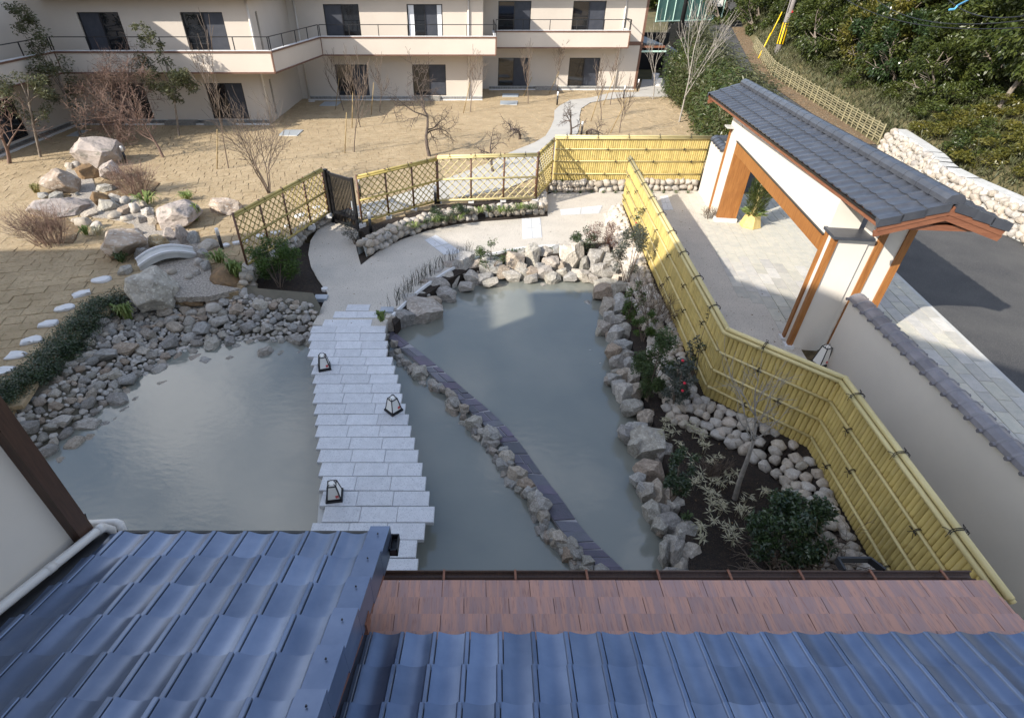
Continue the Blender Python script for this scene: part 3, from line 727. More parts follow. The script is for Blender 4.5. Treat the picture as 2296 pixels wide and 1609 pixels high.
def window(P_, h, style, nar=False):
    u0, u1, z0, z1 = h; f = MB()
    def bx(a, b, c, d_, k0, k1):
        v = [P_(a, c, k0), P_(b, c, k0), P_(b, d_, k0), P_(a, d_, k0), P_(a, c, k1), P_(b, c, k1), P_(b, d_, k1), P_(a, d_, k1)]
        return v, [(0, 1, 2, 3), (0, 4, 5, 1), (1, 5, 6, 2), (2, 6, 7, 3), (3, 7, 4, 0)]
    e = .045
    for q in ((u0, u1, z0, z0 + e), (u0, u1, z1 - e, z1), (u0, u0 + e, z0 + e, z1 - e), (u1 - e, u1, z0 + e, z1 - e)): f.add(*bx(*q, .07, .15))
    um = (u0 + u1) / 2
    if not nar: f.add(*bx(um - .03, um + .03, z0 + e, z1 - e, .08, .14))
    w_ = part('window', f, M['sash'], fb)
    if nar:
        part('pane', MB().quad(P_(u0 + e, z0 + e, .13), P_(u1 - e, z0 + e, .13), P_(u1 - e, z1 - e, .13), P_(u0 + e, z1 - e, .13)), M['glass'], w_)
        return
    a, b = (u0 + e, um - .03), (um + .03, u1 - e)
    if style in 'RC': gl, scn = a, b
    else: gl, scn = b, a
    part('pane', MB().quad(P_(gl[0], z0 + e, .13), P_(gl[1], z0 + e, .13), P_(gl[1], z1 - e, .13), P_(gl[0], z1 - e, .13)), M['glass'], w_)
    part('pane', MB().quad(P_(scn[0], z0 + e, .12), P_(scn[1], z0 + e, .12), P_(scn[1], z1 - e, .12), P_(scn[0], z1 - e, .12)), M['screen'], w_)
    if style == 'C':
        for c0, c1 in ((u0 + e + .03, u0 + e + .35), (u1 - e - .28, u1 - e - .02)):
            mb = MB()
            for i in range(8):
                x0, x1 = c0 + (c1 - c0) * i / 8, c0 + (c1 - c0) * (i + 1) / 8
                mb.quad(P_(x0, z0 + e, .105 + .012 * (i % 2)), P_(x1, z0 + e, .105 + .012 * ((i + 1) % 2)), P_(x1, z1 - e, .105 + .012 * ((i + 1) % 2)), P_(x0, z1 - e, .105 + .012 * (i % 2)))
            part('curtain', mb, M['curtain'], w_)
ZS0, ZS1, ZU0, ZU1 = .52, 2.25, 3.25, 5.33
def xs(px_, py_, Y): return D(px_, py_, Y).x
A0 = [(xs(402.5, 29, YA), xs(497.5, 29, YA), ZU0, ZU1, 'R'), (xs(170, 28, YA), xs(264, 28, YA), ZU0, ZU1, 'L'), (xs(457.5, 186, YA), xs(541, 186, YA), ZS0, ZS1, 'R'), (xs(236, 186, YA), xs(331, 220, YA), ZS0, ZS1, 'L')]
B0 = [(xs(723, 9, YB), xs(803, 9, YB), ZU0, ZU1, 'L'), (xs(911, 9.5, YB), xs(991.5, 10, YB), ZU0, ZU1, 'C'), (xs(750, 145, YB), xs(822, 145, YB), ZS0, ZS1, 'R'), (xs(923.5, 145, YB), xs(999, 146, YB), ZS0, ZS1, 'R')]
C0 = [(xs(1117.5, 3, YC), xs(1192, 3, YC), ZU0, ZU1, 'R'), (xs(1286.5, 3, YC), xs(1361, 3, YC), ZU0, ZU1, 'R'), (xs(1117.5, 130, YC), xs(1188, 130, YC), ZS0 - .05, 2.19, 'R'), (xs(1277.5, 131, YC), xs(1347, 131, YC), ZS0 - .05, 2.19, 'R')]
for k, (a, b) in enumerate(segs):
    hs = []; src = {1: A0, 3: B0, 5: C0}.get(k, [])
    for (x0, x1, z0, z1, st) in src: hs.append((x0 - a[0], x1 - a[0], z0, z1, st))
    if k == 2: hs = [(.9, 1.16, .55, 2.28, 'N'), (.9, 1.16, 3.6, 5.3, 'N')]
    if k == 0: hs = [(2.1, 3.8, .55, 2.25, 'L'), (2.1, 3.8, ZU0, ZU1, 'L')]
    mb, P_ = cut_wall(a, b, [h[:4] for h in hs])
    part('wall', mb, M['plaster'], fb)
    for h in hs: window(P_, h[:4], h[4], h[4] == 'N')
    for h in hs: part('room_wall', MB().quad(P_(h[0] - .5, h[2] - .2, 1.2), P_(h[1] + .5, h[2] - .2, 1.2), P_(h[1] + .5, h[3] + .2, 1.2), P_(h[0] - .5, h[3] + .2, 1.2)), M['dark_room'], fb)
# roofs with overhanging eaves
for (x0, x1, y0, y1, z) in ((-36, XL + .9, 23., 45, 8.4), (XL + .91, XA + .7, YA - .9, 46, 5.95), (XA + .71, XB + .7, YB - .9, 46, 5.95), (XB + .71, XC + .8, YC - .9, 50, 5.95)):
    part('roof', MB().box(x0, y0, z, x1, y1, z + .25), M['trim'], fb)
part('upper_wall', MB().box(-35, 23.2, 6.5, XL, 44, 8.4), M['plaster'], fb)
part('back_wall', MB().box(XL, 45, BED, XC - .3, 45.3, 5.95), M['plaster'], fb)
# balconies
bal = [Vector((XL + 1.3, 23.3, 0)), Vector((XL + 1.3, YA - 1.3, 0)), Vector((XA + 1.15, YA - 1.3, 0)), Vector((XA + 2.05, YB - 1.3, 0)), Vector((XB + .75, YB - 1.3, 0))]
bal2 = [Vector((XB + .85, YC - 1.3, 0)), Vector((9.85, YC - 1.3, 0)), Vector((9.85, YC, 0))]
bal1b = [bal[-1] + Vector((0, .13, 0)), Vector((XB + .75, YC - 1.32, 0))]
def balcony(line, name='balcony', slabs=9):
    bo = None
    mb, tr, rail = MB(), MB(), MB()
    for k_, (a, b) in enumerate(zip(line, line[1:])):
        d = (b - a).normalized(); n = Vector((-d.y, d.x, 0)); e_ = d * .125 if k_ and slabs < 9 else d * 0
        mb.prism([(p.x, p.y) for p in (a + e_, b, b + n * .12, a + e_ + n * .12)], 2.90, 3.82, True, True)
        if k_ < slabs: mb.prism([(p.x, p.y) for p in (a + n * .12, b + n * .12, b + n * 1.5, a + n * 1.5)], 3.0, 3.15, True, True)
        for z in (2.91, 3.80): tr.beam(a + Vector((0, 0, z)) - n * .012, b + Vector((0, 0, z)) - n * .012, .05, .07)
    bo = part(name, mb, M['plaster'], fb)
    for a in line: tr.beam(a + Vector((0, 0, 2.9)), a + Vector((0, 0, 3.84)), .07, .07)
    part('balcony_trim', tr, M['trim'], bo)
    cop = MB()
    for a, b in zip(line, line[1:]):
        d = (b - a).normalized(); n = Vector((-d.y, d.x, 0)); cop.prism([(p.x, p.y) for p in (a - n * .02, b - n * .02, b + n * .15, a + n * .15)], 3.84, 3.87, True, True)
    part('coping', cop, M['conc_white'], bo)
    tp = MB()
    for a, b in zip(line, line[1:]):
        d = (b - a).normalized(); n = Vector((-d.y, d.x, 0)); tp.beam(a + n * .07 + Vector((0, 0, 4.42)), b + n * .07 + Vector((0, 0, 4.42)), .05, .035)
    part('handrail', tp, M['black'], bo)
    for a, b in zip(line, line[1:]):
        L = (b - a).length; k = max(1, int(L / 1.55)); d = (b - a).normalized(); n = Vector((-d.y, d.x, 0))
        for i in range(k + 1):
            p = a.lerp(b, i / k) + n * .07; part('baluster', MB().beam(p + Vector((0, 0, 3.85)), p + Vector((0, 0, 4.41)), .04, .04), M['black'], bo)
    return bo
balcony(bal); balcony(bal1b, slabs=0); balcony(bal2, slabs=1)
for (x, y) in ((xs(150, 60, YA - .06) - 3.3, YA - .06), (xs(552, 10, YA - .06), YA - .06), (XA + .5, YB - .06), (xs(1050, 5, YB - .06), YB - .06), (xs(1405, 5, YC - .06), YC - .06)):
    part('downpipe', MB().tube([(x, y, .35), (x, y, 5.9)], .055, 8), M['pipe'], fb, True)
part('corner_trim', MB().box(XC - .03, YC - .03, .3, XC + .12, YC + .1, ZT - .4), M['trim'], fb)
part('trim_band', MB().box(9.86, YC - .025, 2.9, XC - .03, YC, 3.12), M['trim'], fb)
# stone plinth and kerb along the wall foot, doorsteps
def plinth(a, b, h=.2):
    d = (b - a); L = d.length; d.normalize(); n = Vector((d.y, -d.x, 0)); pl = part('plinth', MB().prism([(p.x, p.y) for p in (a, b, b + n * .05, a + n * .05)], ZL, ZL + h), M['conc'], fb)
    mb = MB(); u = 0.
    while u < L:
        wd = rnd.uniform(.16, .34); z = ZL + .01
        for hh in (.08, .09):
            p = a + d * u + n * .05
            mb.prism([(q.x, q.y) for q in (p + d * .01, p + d * (min(wd, L - u) - .01), p + d * (min(wd, L - u) - .01) + n * .03, p + d * .01 + n * .03)], z, z + hh - .012); z += hh
        u += wd
    part('plinth_stones', mb, M['plinth'], pl)['kind'] = 'stuff'
    part('kerb', MB().prism([(p.x, p.y) for p in (a + n * .35, b + n * .35, b + n * .5, a + n * .5)], ZL, ZL + .08), M['conc_white'], fb)
    part('gravel_strip', MB().prism([(p.x, p.y) for p in (a + n * .08, b + n * .08, b + n * .35, a + n * .35)], ZL, ZL + .045), M['gravel'], fb)
V2 = lambda x, y: Vector((x, y, 0))
plinth(V2(XL, 23.2), V2(XL, YA - .5)); plinth(V2(XL + .5, YA), V2(XA, YA)); plinth(V2(XA + .5, YB), V2(XB, YB)); plinth(V2(XB + .5, YC), V2(XC - .1, YC))
for x, y in ((-15.6, YA), (-2.9, YB), (-13.5, YA), (5., YC)):
    part('doorstep', MB().box(x - .8, y - .62, ZL, x + .8, y - .09, ZL + .2), M['plinth'], fb)
# lean-to eave at the right end
lt = [Vector((XC + .1, YC + .2, 3.35)), Vector((XC + 1.6, YC + .2, 2.9))]
mb = MB(); mb.prism([(XC + .1, YC + .1), (XC + 1.65, YC + .1), (XC + 1.65, YC + 7), (XC + .1, YC + 7)], 2.75, 2.87, True, True)
part('side_eave', mb, M['wood_red'], fb)
for i in range(5): part('roof_tile', MB().beam((XC + .1 + i * .31, YC + .15, 3.0 - i * .02), (XC + .1 + i * .31, YC + 7, 3.0 - i * .02), .29, .09), M['tile_gate'], fb)
part('eave_gutter', MB().tube([(XC + .1, YC + .02, 2.55), (XC + 1.75, YC + .02, 2.55)], .055, 6), M['paint_green'], fb)
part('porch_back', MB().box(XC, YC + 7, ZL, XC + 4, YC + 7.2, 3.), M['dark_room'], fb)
for i, (q, lb) in enumerate((((1312, 196), 'tall white pot in the shade of the porch, farther of two'), ((1255, 182), 'white pot deeper in the shade of the porch'), ((1320, 195), ''))):
    pass
for (bx, tp, lb) in (((1468, 180), (1470, 165), 'white plant pot standing in the porch shade'), ((1474, 194), (1478, 176), 'white plant pot standing in the sun beside the bamboo plants')):
    b = G(bx[0], bx[1], ZL); z = TOPZ(b, tp)
    t = thing('plant_pot', lb, 'plant pot', b)
    mb = MB(); mb.tube([b, b + Vector((0, 0, z - ZL)), b + Vector((0, 0, z - ZL))], [.22, .27, .24], 14, False); mb.tube([b + Vector((0, 0, z - ZL)), b + Vector((0, 0, z - ZL - .08))], [.24, .23], 14, True)
    part('pot', mb, M['potwhite'], t, True); part('soil', MB().tube([b + Vector((0, 0, z - ZL - .06)), b + Vector((0, 0, z - ZL - .03))], .235, 12), M['soil'], t)

# ------------------------------------------------------------------ granite slab bridge
br = thing('slab_bridge', 'zigzag edged bridge of pale granite slabs crossing the pond', 'bridge', (-2.3, 7.4, 0))
rows = []
y = 9.66; k = 0
while y > 3.7:
    xl = -3.637 + (9.332 - y) * .2865
    if y < 5.0: xl = {0: -2.57, 1: -2.69, 2: -2.62, 3: -2.55, 4: -2.5}.get(k - 15, -2.5)
    if k == 0: xl = -3.79
    rows.append((xl + rnd.uniform(-.018, .018), y)); y -= .3175; k += 1
for xl, y in rows:
    for i in range(3):
        x0 = xl + i * .602; z1 = .045 + rnd.uniform(-.004, .004)
        mb = MB(); a = rnd.uniform(-.004, .004); e = .007
        v = [(x0 + e, y + e, z1), (x0 + .597 - e, y + e + a, z1), (x0 + .597 - e, y + .305 - e, z1), (x0 + e, y + .305 - e, z1),
             (x0, y, z1 - e), (x0 + .597, y + a, z1 - e), (x0 + .597, y + .305, z1 - e), (x0, y + .305, z1 - e),
             (x0, y, z1 - .075), (x0 + .597, y + a, z1 - .075), (x0 + .597, y + .305, z1 - .075), (x0, y + .305, z1 - .075)]
        f = [(0, 1, 2, 3)] + [(b_ + i_, b_ + (i_ + 1) % 4, b_ - 4 + (i_ + 1) % 4, b_ - 4 + i_) for b_ in (4, 8) for i_ in range(4)] + [(11, 10, 9, 8)]
        part('slab', mb.add(v, f), M['granite'], br)
for xl, y, n in ((-3.32, 11.7, 1), (-3.58, 11.36, 2), (-3.76, 10.97, 2), (-3.97, 10.63, 3), (-3.93, 10.3, 3), (-3.84, 9.98, 3)):
    for i in range(n):
        x0 = xl + i * .604; z1 = .012 if n < 3 else .04
        part('slab', MB().prism([(x0, y), (x0 + .597, y), (x0 + .597, y + .31), (x0, y + .31)], -.05, z1 + rnd.uniform(-.002, .003)), M['granite'], br)
part('bridge_pier', MB().prism([(-3.3, 9.7), (-1.85, 9.7), (-.85, 3.9), (-2.3, 3.9)], BED, -.06, True, True), M['conc'], br)

# candle lanterns
def lantern(name, label, loc, rz, h=.42, group='paper lanterns on the slab bridge'):
    t = thing(name, label, 'lantern', loc, group, rz)
    hb, ht = .112, .068; L0 = Vector((0, 0, 0)); WL_ = WL[t.name]
    z0, z1 = .05, h * .76
    base = MB(); base.box(-.138, -.138, 0, .138, .138, .042); o = part('base', base, M['black'], None); o.parent = t
    fr = MB(); cb = [(-hb, -hb), (hb, -hb), (hb, hb), (-hb, hb)]; c2 = [(-ht, -ht), (ht, -ht), (ht, ht), (-ht, ht)]
    for i in range(4):
        j = (i + 1) % 4
        fr.beam((*cb[i], z0), (*c2[i], z1), .018, .018); fr.beam((*c2[i], z1), (*c2[j], z1), .016, .016); fr.beam((*cb[i], z0), (*cb[j], z0), .018, .018)
        fr.beam((*c2[i], z1), (c2[i][0] * .55, c2[i][1] * .55, z1 + .035), .012, .012)
    o = part('frame', fr, M['black'], None); o.parent = t
    for i in range(4):
        j = (i + 1) % 4
        o = part('paper_side', MB().add([(*cb[i], z0), (*cb[j], z0), (*c2[j], z1), (*c2[i], z1)], [(0, 1, 2, 3)]), M['paper'], None); o.parent = t
    tp = MB().add([(*c, z1) for c in c2] + [(c[0] * .55, c[1] * .55, z1 + .03) for c in c2], [(0, 1, 5, 4), (1, 2, 6, 5), (2, 3, 7, 6), (3, 0, 4, 7), (4, 5, 6, 7)])
    o = part('paper_top', tp, M['paper'], None); o.parent = t
    hd = [(-ht * .9, 0, z1 + .01)] + [(ht * .9 * -math.cos(a), 0, z1 + .01 + .085 * math.sin(a)) for a in [math.pi * k / 8 for k in range(1, 8)]] + [(ht * .9, 0, z1 + .01)]
    o = part('handle', MB().tube(hd, .006, 5), M['black'], None); o.parent = t
    yy = -(hb + (ht - hb) * .22) - .004
    sl = MB().box(.035, yy - .003, z0 + .03, .085, yy + .004, z0 + .085); o = part('seal', sl, M['red'], None); o.parent = t
    gl = MB()
    for (a, b) in (((.043, .04), (.043, .078)), ((.06, .04), (.06, .078)), ((.077, .04), (.077, .078)), ((.043, .059), (.077, .059))):
        gl.beam((a[0], yy - .005, z0 + a[1]), (b[0], yy - .005, z0 + b[1]), .004, .003)
    o = part('seal_mark', gl, mat_seal, None); o.parent = t
    return t
mat_seal = mat('seal_mark', (.75, .25, .22), rough=.7)
lantern('lantern', 'paper lantern on the left edge of the granite bridge, farthest from the tiled roof', (-3.30, 9.25, .045), R(18))
lantern('lantern', 'paper lantern on the right edge of the granite bridge', (-1.60, 7.85, .045), R(45))
lantern('lantern', 'paper lantern on the left edge of the granite bridge, nearest the tiled roof', (-2.33, 5.72, .045), R(8))
wl_ = G(1838, 812, .05); lantern('lantern', 'dark lantern at the foot of the rendered wall, behind the bamboo fence', (wl_.x, wl_.y, 0.), R(20), .62, None)

# ------------------------------------------------------------------ slate topped divider in the pond
dr = GP([(880, 742), (960, 803), (1040, 872), (1111, 932), (1165, 992), (1215, 1062), (1262, 1122), (1310, 1190), (1370, 1250), (1420, 1297), (1470, 1345)], -.29)
dl = GP([(862, 752), (928, 806), (1002, 872), (1066, 935), (1122, 992), (1170, 1062), (1212, 1122), (1258, 1190), (1318, 1252), (1372, 1300), (1425, 1350)], -.29)
dr, dl = smooth_line(dr, 5), smooth_line(dl, 5)
dv = thing('slate_wall', 'low curving pond divider topped with purple grey slates', 'wall', dr[20])
mb = MB()
for i in range(len(dr) - 1):
    mb.add([dl[i], dr[i], dr[i + 1], dl[i + 1]] + [p + Vector((0, 0, -.6)) for p in (dl[i], dr[i], dr[i + 1], dl[i + 1])], [(0, 1, 2, 3), (1, 5, 6, 2), (0, 3, 7, 4)])
part('wall_core', mb, M['grout'], dv)
def lerp_line(L_, f):
    f = max(0, min(len(L_) - 1.001, f)); i = int(f); return L_[i].lerp(L_[i + 1], f - i)
f = 0.2
while f < len(dr) - 1.5:
    df = rnd.uniform(1.0, 2.1) * (1.25 if f > 22 else .9); f2 = f + df
    sk = rnd.uniform(-.35, .35); e = .06
    split = f < 24 and rnd.random() < .55
    bands = [(.02, .48 + rnd.uniform(-.12, .12)), ] if split else [(.02, .98)]
    if split: bands.append((bands[0][1] + .06, .98))
    for (c0, c1) in bands:
        kk = rnd.uniform(-.2, .2)
        q = []
        for ff, cc in ((f + e + sk * c0, c0), (f + e + sk * c1, c1), (f2 - e + (sk + kk) * c1, c1), (f2 - e + (sk + kk) * c0, c0)):
            a, b = lerp_line(dl, ff), lerp_line(dr, ff); q.append(a.lerp(b, cc))
        part('slate', MB().prism([(p.x, p.y) for p in q], -.30, -.29 + rnd.uniform(.012, .022)), M['slate'], dv)
    f = f2

# ------------------------------------------------------------------ bamboo fences
def cane_mesh(name, seed, m, r=.04):
    q = random.Random(seed); zz = [0]; z = q.uniform(.1, .4)
    while z < .97: zz.append(z); z += q.uniform(.2, .3)
    pts, rs = [(0, 0, 0)], [r]
    for z in zz[1:]:
        pts += [(0, 0, z - .006), (0, 0, z), (0, 0, z + .006)]; rs += [r * .985, r * 1.07, r * .985]
    pts.append((0, 0, 1)); rs.append(r)
    return MB().tube(pts, rs, 8, False).mesh(name, m, True)
CANES = [cane_mesh('cane', 80 + i, M['bamboo'], .0405) for i in range(6)]
def tie_mesh():
    mb = MB(); rg = [(.0, .045 * math.sin(a), .045 * math.cos(a)) for a in [2 * math.pi * k / 8 for k in range(9)]]
    for dx in (-.008, .008): mb.tube([(p[0] + dx, p[1], p[2]) for p in rg], .006, 4)
    for s in (-1, 1):
        mb.tube([(0, -.05, 0), (s * .05, -.075, .03), (s * .075, -.07, .005), (s * .02, -.055, -.005)], .005, 4)
        mb.tube([(0, -.05, 0), (s * .03, -.06, -.05), (s * .055, -.06, -.085)], .005, 4)
    return mb.mesh('rope_tie', M['lash'])
TIE = tie_mesh()
def capt_mesh():
    mb = MB()
    for dx in (-.012, .012): mb.tube([(dx, .10 * math.sin(a), .07 * math.cos(a) + .01) for a in [2 * math.pi * k / 10 for k in range(11)]], .0065, 4)
    mb.tube([(0, -.1, .03), (.03, -.14, .0), (.02, -.13, -.06)], .005, 4); mb.tube([(0, -.1, .03), (-.05, -.13, .02), (-.09, -.12, -.02)], .005, 4)
    mb.tube([(0, .02, .08), (.02, .0, .13), (-.02, -.01, .14), (0, .02, .085)], .005, 4)
    return mb.mesh('rope_tie', M['lash'])
CAPT = capt_mesh()
def bamboo_fence(name, label, pts, zb, zt, rails, front, ntie=.95, rail_r=.023, both_cap=True):
    t = thing(name, label, 'fence', (pts[0].x, pts[0].y, zb))
    V_ = [Vector((p.x, p.y, 0)) for p in pts]
    for a, b in zip(V_, V_[1:]):
        d = (b - a).normalized(); n = Vector((d.y, -d.x, 0)) * front
        L = (b - a).length; k = int(L / .081)
        for i in range(k):
            p = a + d * ((i + .5) * L / k)
            inst('cane', rnd.choice(CANES), Matrix.Translation((p.x, p.y, zb)) @ Matrix.Rotation(math.atan2(d.y, d.x), 4, 'Z') @ Matrix.Diagonal((1.06, .62, zt - zb - .06, 1)), t)
        rot = Matrix.Rotation(math.atan2(d.y, d.x) + (0 if front > 0 else math.pi), 4, 'Z')
        for z in rails:
            q0, q1 = a + n * .047, b + n * .047
            part('rail', MB().tube([(q0.x, q0.y, z), (q1.x, q1.y, z)], rail_r, 8), M['bamboo_rail'], t, True)
            kk = max(1, int(L / ntie))
            for i in range(kk):
                p = q0.lerp(q1, (i + .5 + .25 * (rails.index(z) % 2) - .12) / kk)
                inst('rope_tie', TIE, Matrix.Translation((p.x, p.y, z)) @ rot, t)
        for s, z, r_ in ((1, zt - .06, .036), (-1, zt - .06, .036), (0, zt, .042)):
            q0, q1 = a + n * .055 * s - d * .03, b + n * .055 * s + d * .03
            part('top_rail', MB().tube([(q0.x, q0.y, z), (q1.x, q1.y, z)], r_, 10), M['bamboo_rail'], t, True)
        kk = max(1, int(L / 1.1))
        for i in range(kk):
            p = a.lerp(b, (i + .35) / kk); inst('rope_tie', CAPT, Matrix.Translation((p.x, p.y, zt - .03)) @ rot, t)
    return t
F0, F1, F2, F3 = G(1413, 352, 1.92), G(1632, 738, 1.92), G(1895, 848, 1.92), G(2258, 1332, 1.92)
F3 = F3 + (F3 - F2).normalized() * .02
bamboo_fence('bamboo_fence', 'long zigzag yellow bamboo screen fence running from the path to the copper roof', [F0, F1, F2, F3], .36, 1.92, [.62, 1.02, 1.44], 1, 1.35)
fa = G(1238, 405, .33); fbb = Vector((8.93, 20.92, 0))
bamboo_fence('bamboo_fence', 'straight yellow bamboo screen fence in full sun at the back of the path', [fa, fbb], .36, 2.0, [.62, 1.10, 1.55], 1, 1.3)

def lattice_fence(name, label, pts, zb, zt, step, nposts, midr=None, light=False, sp=.165, slant=45):
    t = thing(name, label, 'fence', (pts[0].x, pts[0].y, zb))
    V_ = [Vector((p.x, p.y, 0)) for p in pts]
    for si, (a, b) in enumerate(zip(V_, V_[1:])):
        d = (b - a).normalized(); n = Vector((d.y, -d.x, 0)); L = (b - a).length; H_ = zt - zb - .12; z0 = zb + .1
        k = nposts[si]
        for i in range(k + 1):
            if i == 0 and si > 0: continue
            p = a.lerp(b, i / k)
            po = part('post', MB().tube([(p.x, p.y, zb - .05), (p.x, p.y, zt + .05)], .034, 8), M['post'], t, True)
            part('post_base', MB().box(p.x - .1, p.y - .1, zb - .08, p.x + .1, p.y + .1, zb + .05), M['conc_white'], po)
        for z, r_ in ((zt, .04), (zt - .055, .034)) + ((z0 + H_ * .5, .034), (z0 + .02, .036)):
            nn = n * (.04 if z < zt - .01 else .0)
            part('rail', MB().tube([a + nn + Vector((0, 0, z)), b + nn + Vector((0, 0, z))], r_, 8), M['bamboo_rail'] if light else M['bamboo_lat'], t, True)
        for q, off in ((1, .012), (-1, -.012)):
            u = -H_
            while u < L:
                # slat runs from (u,0) to (u+H,H), clipped to the panel
                s0, s1 = max(0, -u), min(H_, L - u)
                if s1 - s0 > .06:
                    if q > 0: pa, pb = (u + s0, s0), (u + s1, s1)
                    else: pa, pb = (L - u - s0, s0), (L - u - s1, s1)
                    A_, B_ = a + d * pa[0] + n * off + Vector((0, 0, z0 + pa[1])), a + d * pb[0] + n * off + Vector((0, 0, z0 + pb[1]))
                    part('slat', MB().tube([A_, B_], .0155, 5, False), M['bamboo_rail'] if light else M['bamboo_lat'], t, True)
                u += sp * 1.414
        mb = MB()
        S_ = sp * 1.414; us = [-H_ + k_ * S_ for k_ in range(int((L + H_) / S_) + 1)]
        for u1 in us:
            for u2 in us:
                x_, y_ = (u1 + L - u2) / 2, (L - u2 - u1) / 2
                if .02 < x_ < L - .02 and .02 < y_ < H_ - .02:
                    p = a + d * x_ + Vector((0, 0, z0 + y_)); mb.box(p.x - .017, p.y - .017, p.z - .016, p.x + .017, p.y + .017, p.z + .016)
        kn = part('rope_knots', mb, M['lash'], t); kn['kind'] = 'stuff'
        kk = int(L / .95) + 1
        for i in range(kk):
            p = a.lerp(b, (i + .5) / kk); inst('rope_tie', CAPT, Matrix.Translation((p.x, p.y, zt - .03)) @ Matrix.Rotation(math.atan2(d.y, d.x), 4, 'Z') @ Matrix.Diagonal((.8, .6, .9, 1)), t)
    return t
l0, l1 = G(556, 600, ZL), G(738, 482, ZL)
lattice_fence('lattice_fence', 'olive bamboo lattice fence left of the black garden gate, above the fern bush', [l0, l1], ZL, 1.86, 1., [4])
m0, m1, m2 = G(813, 504, ZL), G(982, 456, ZL), G(1199, 449, ZL)
lattice_fence('lattice_fence', 'bamboo lattice fence running right from the black garden gate, bent in the middle', [m0, m1], ZL, 1.88, 1., [3])
lattice_fence('lattice_fence', 'bright yellow lattice fence panel lit by the sun beside the straight bamboo fence', [m1 + Vector((.03, 0, 0)), m2], ZL, 1.94, 1., [3], light=True, sp=.20)  # paler bamboo paints the sun's highlight onto this panel's slats and rails
lattice_fence('lattice_fence', 'short dark lattice panel joining the bright lattice to the straight bamboo fence', [m2 + Vector((.04, .08, 0)), Vector((3.02, 20.8, 0))], ZL, 1.94, 1., [1])

# black slatted garden gate
ga, gb = G(748, 498), G(804, 518)
gt = thing('garden_gate', 'black slatted garden gate standing between the two olive lattice fences', 'gate', ga)
d = (gb - ga).normalized(); n = Vector((d.y, -d.x, 0)); L = (gb - ga).length; UPZ = lambda z: Vector((0, 0, z))
part('gate_post', MB().beam(ga + UPZ(-.05), ga + UPZ(1.82), .12, .12, n), M['black'], gt)
g1, g2 = ga + d * .14, gb
for p in (g1, g2): part('stile', MB().beam(p + UPZ(.0), p + UPZ(1.78), .1, .07, n), M['black'], gt)
for z in (.10, .42, 1.70): part('cross_bar', MB().beam(g1 + UPZ(z), g2 + UPZ(z), .05, .1), M['black'], gt)
ns = 15
for i in range(1, ns):
    p = g1.lerp(g2, i / ns); part('slat', MB().beam(p + UPZ(.12), p + UPZ(1.68), .022, .035, n), M['black'], gt)
hp = g2 - d * .09 + n * .05
hd = part('handle', MB().beam(hp + UPZ(.72), hp + UPZ(1.02), .05, .02, n), M['grate'], gt); part('lever', MB().beam(hp + UPZ(.78) + n * .03, hp + UPZ(.78) + n * .03 - d * .1, .02, .02), M['wood_red'], hd)

# ------------------------------------------------------------------ roofed street gate
gate = thing('roofed_gate', 'white street gate with orange timber frame under a grey tiled roof', 'gate', GO)
def gbox(a0, b0, z0, a1, b1, z1):
    return MB().prism(gpoly([(a0, b0), (a1, b0), (a1, b1), (a0, b1)]), z0, z1, True, True)
part('wall', gbox(7.40, 0, -.05, 8.55, .62, 3.40), M['plaster_white'], gate)
part('wall', gbox(.0, .02, 2.62, 7.40, .60, 3.40), M['plaster_white'], gate)
part('wall', gbox(-.32, .70, -.05, .0, 1.38, 3.40), M['plaster_white'], gate)
part('wing_wall', gbox(-.37, .03, -.05, -.02, .70, 2.74), M['plaster_white'], gate)
part('wall_cap', gbox(-.50, -.05, 2.74, .06, .72, 2.80), M['tile_gate'], gate)
part('jamb', gbox(7.27, -.02, .12, 7.40, .63, 2.62), M['wood'], gate)
part('jamb', gbox(-.02, .1, .12, .06, .62, 2.62), M['wood'], gate)
part('lintel', gbox(.0, -.03, 2.30, 7.27, .10, 2.62), M['wood'], gate); part('lintel', gbox(.0, .5, 2.30, 7.27, .64, 2.62), M['wood'], gate)
part('soffit', gbox(.0, .10, 2.46, 7.27, .5, 2.48), M['wood'], gate)
part('shaded_gap_strip', gbox(-.0, -.045, 2.62, 7.42, .0, 2.645), M['black'], gate)  # black strip stands in for the shaded gap line above the lintel
part('plinth_block', gbox(7.2, -.08, 0, 7.46, .66, .13), M['conc_white'], gate)
for a0, b0 in ((-.10, -.01), (-.42, -.01)):
    part('post', gbox(a0, b0, .06, a0 + .12, b0 + .1, 2.74), M['wood'], gate); part('plinth_block', gbox(a0 - .05, b0 - .06, 0, a0 + .16, b0 + .14, .08), M['conc_white'], gate)
part('post', gbox(-.36, .86, .0, -.22, 1.0, 3.3), M['wood'], gate); part('post', gbox(-.36, 1.34, .0, -.20, 1.48, 3.3), M['wood'], gate)
part('moulding', gbox(8.30, -.05, 0, 8.40, .02, 2.84), M['wood'], gate)
part('corner_ledge', gbox(8.1, -.22, 2.84, 8.5, .0, 2.88), M['conc'], gate)
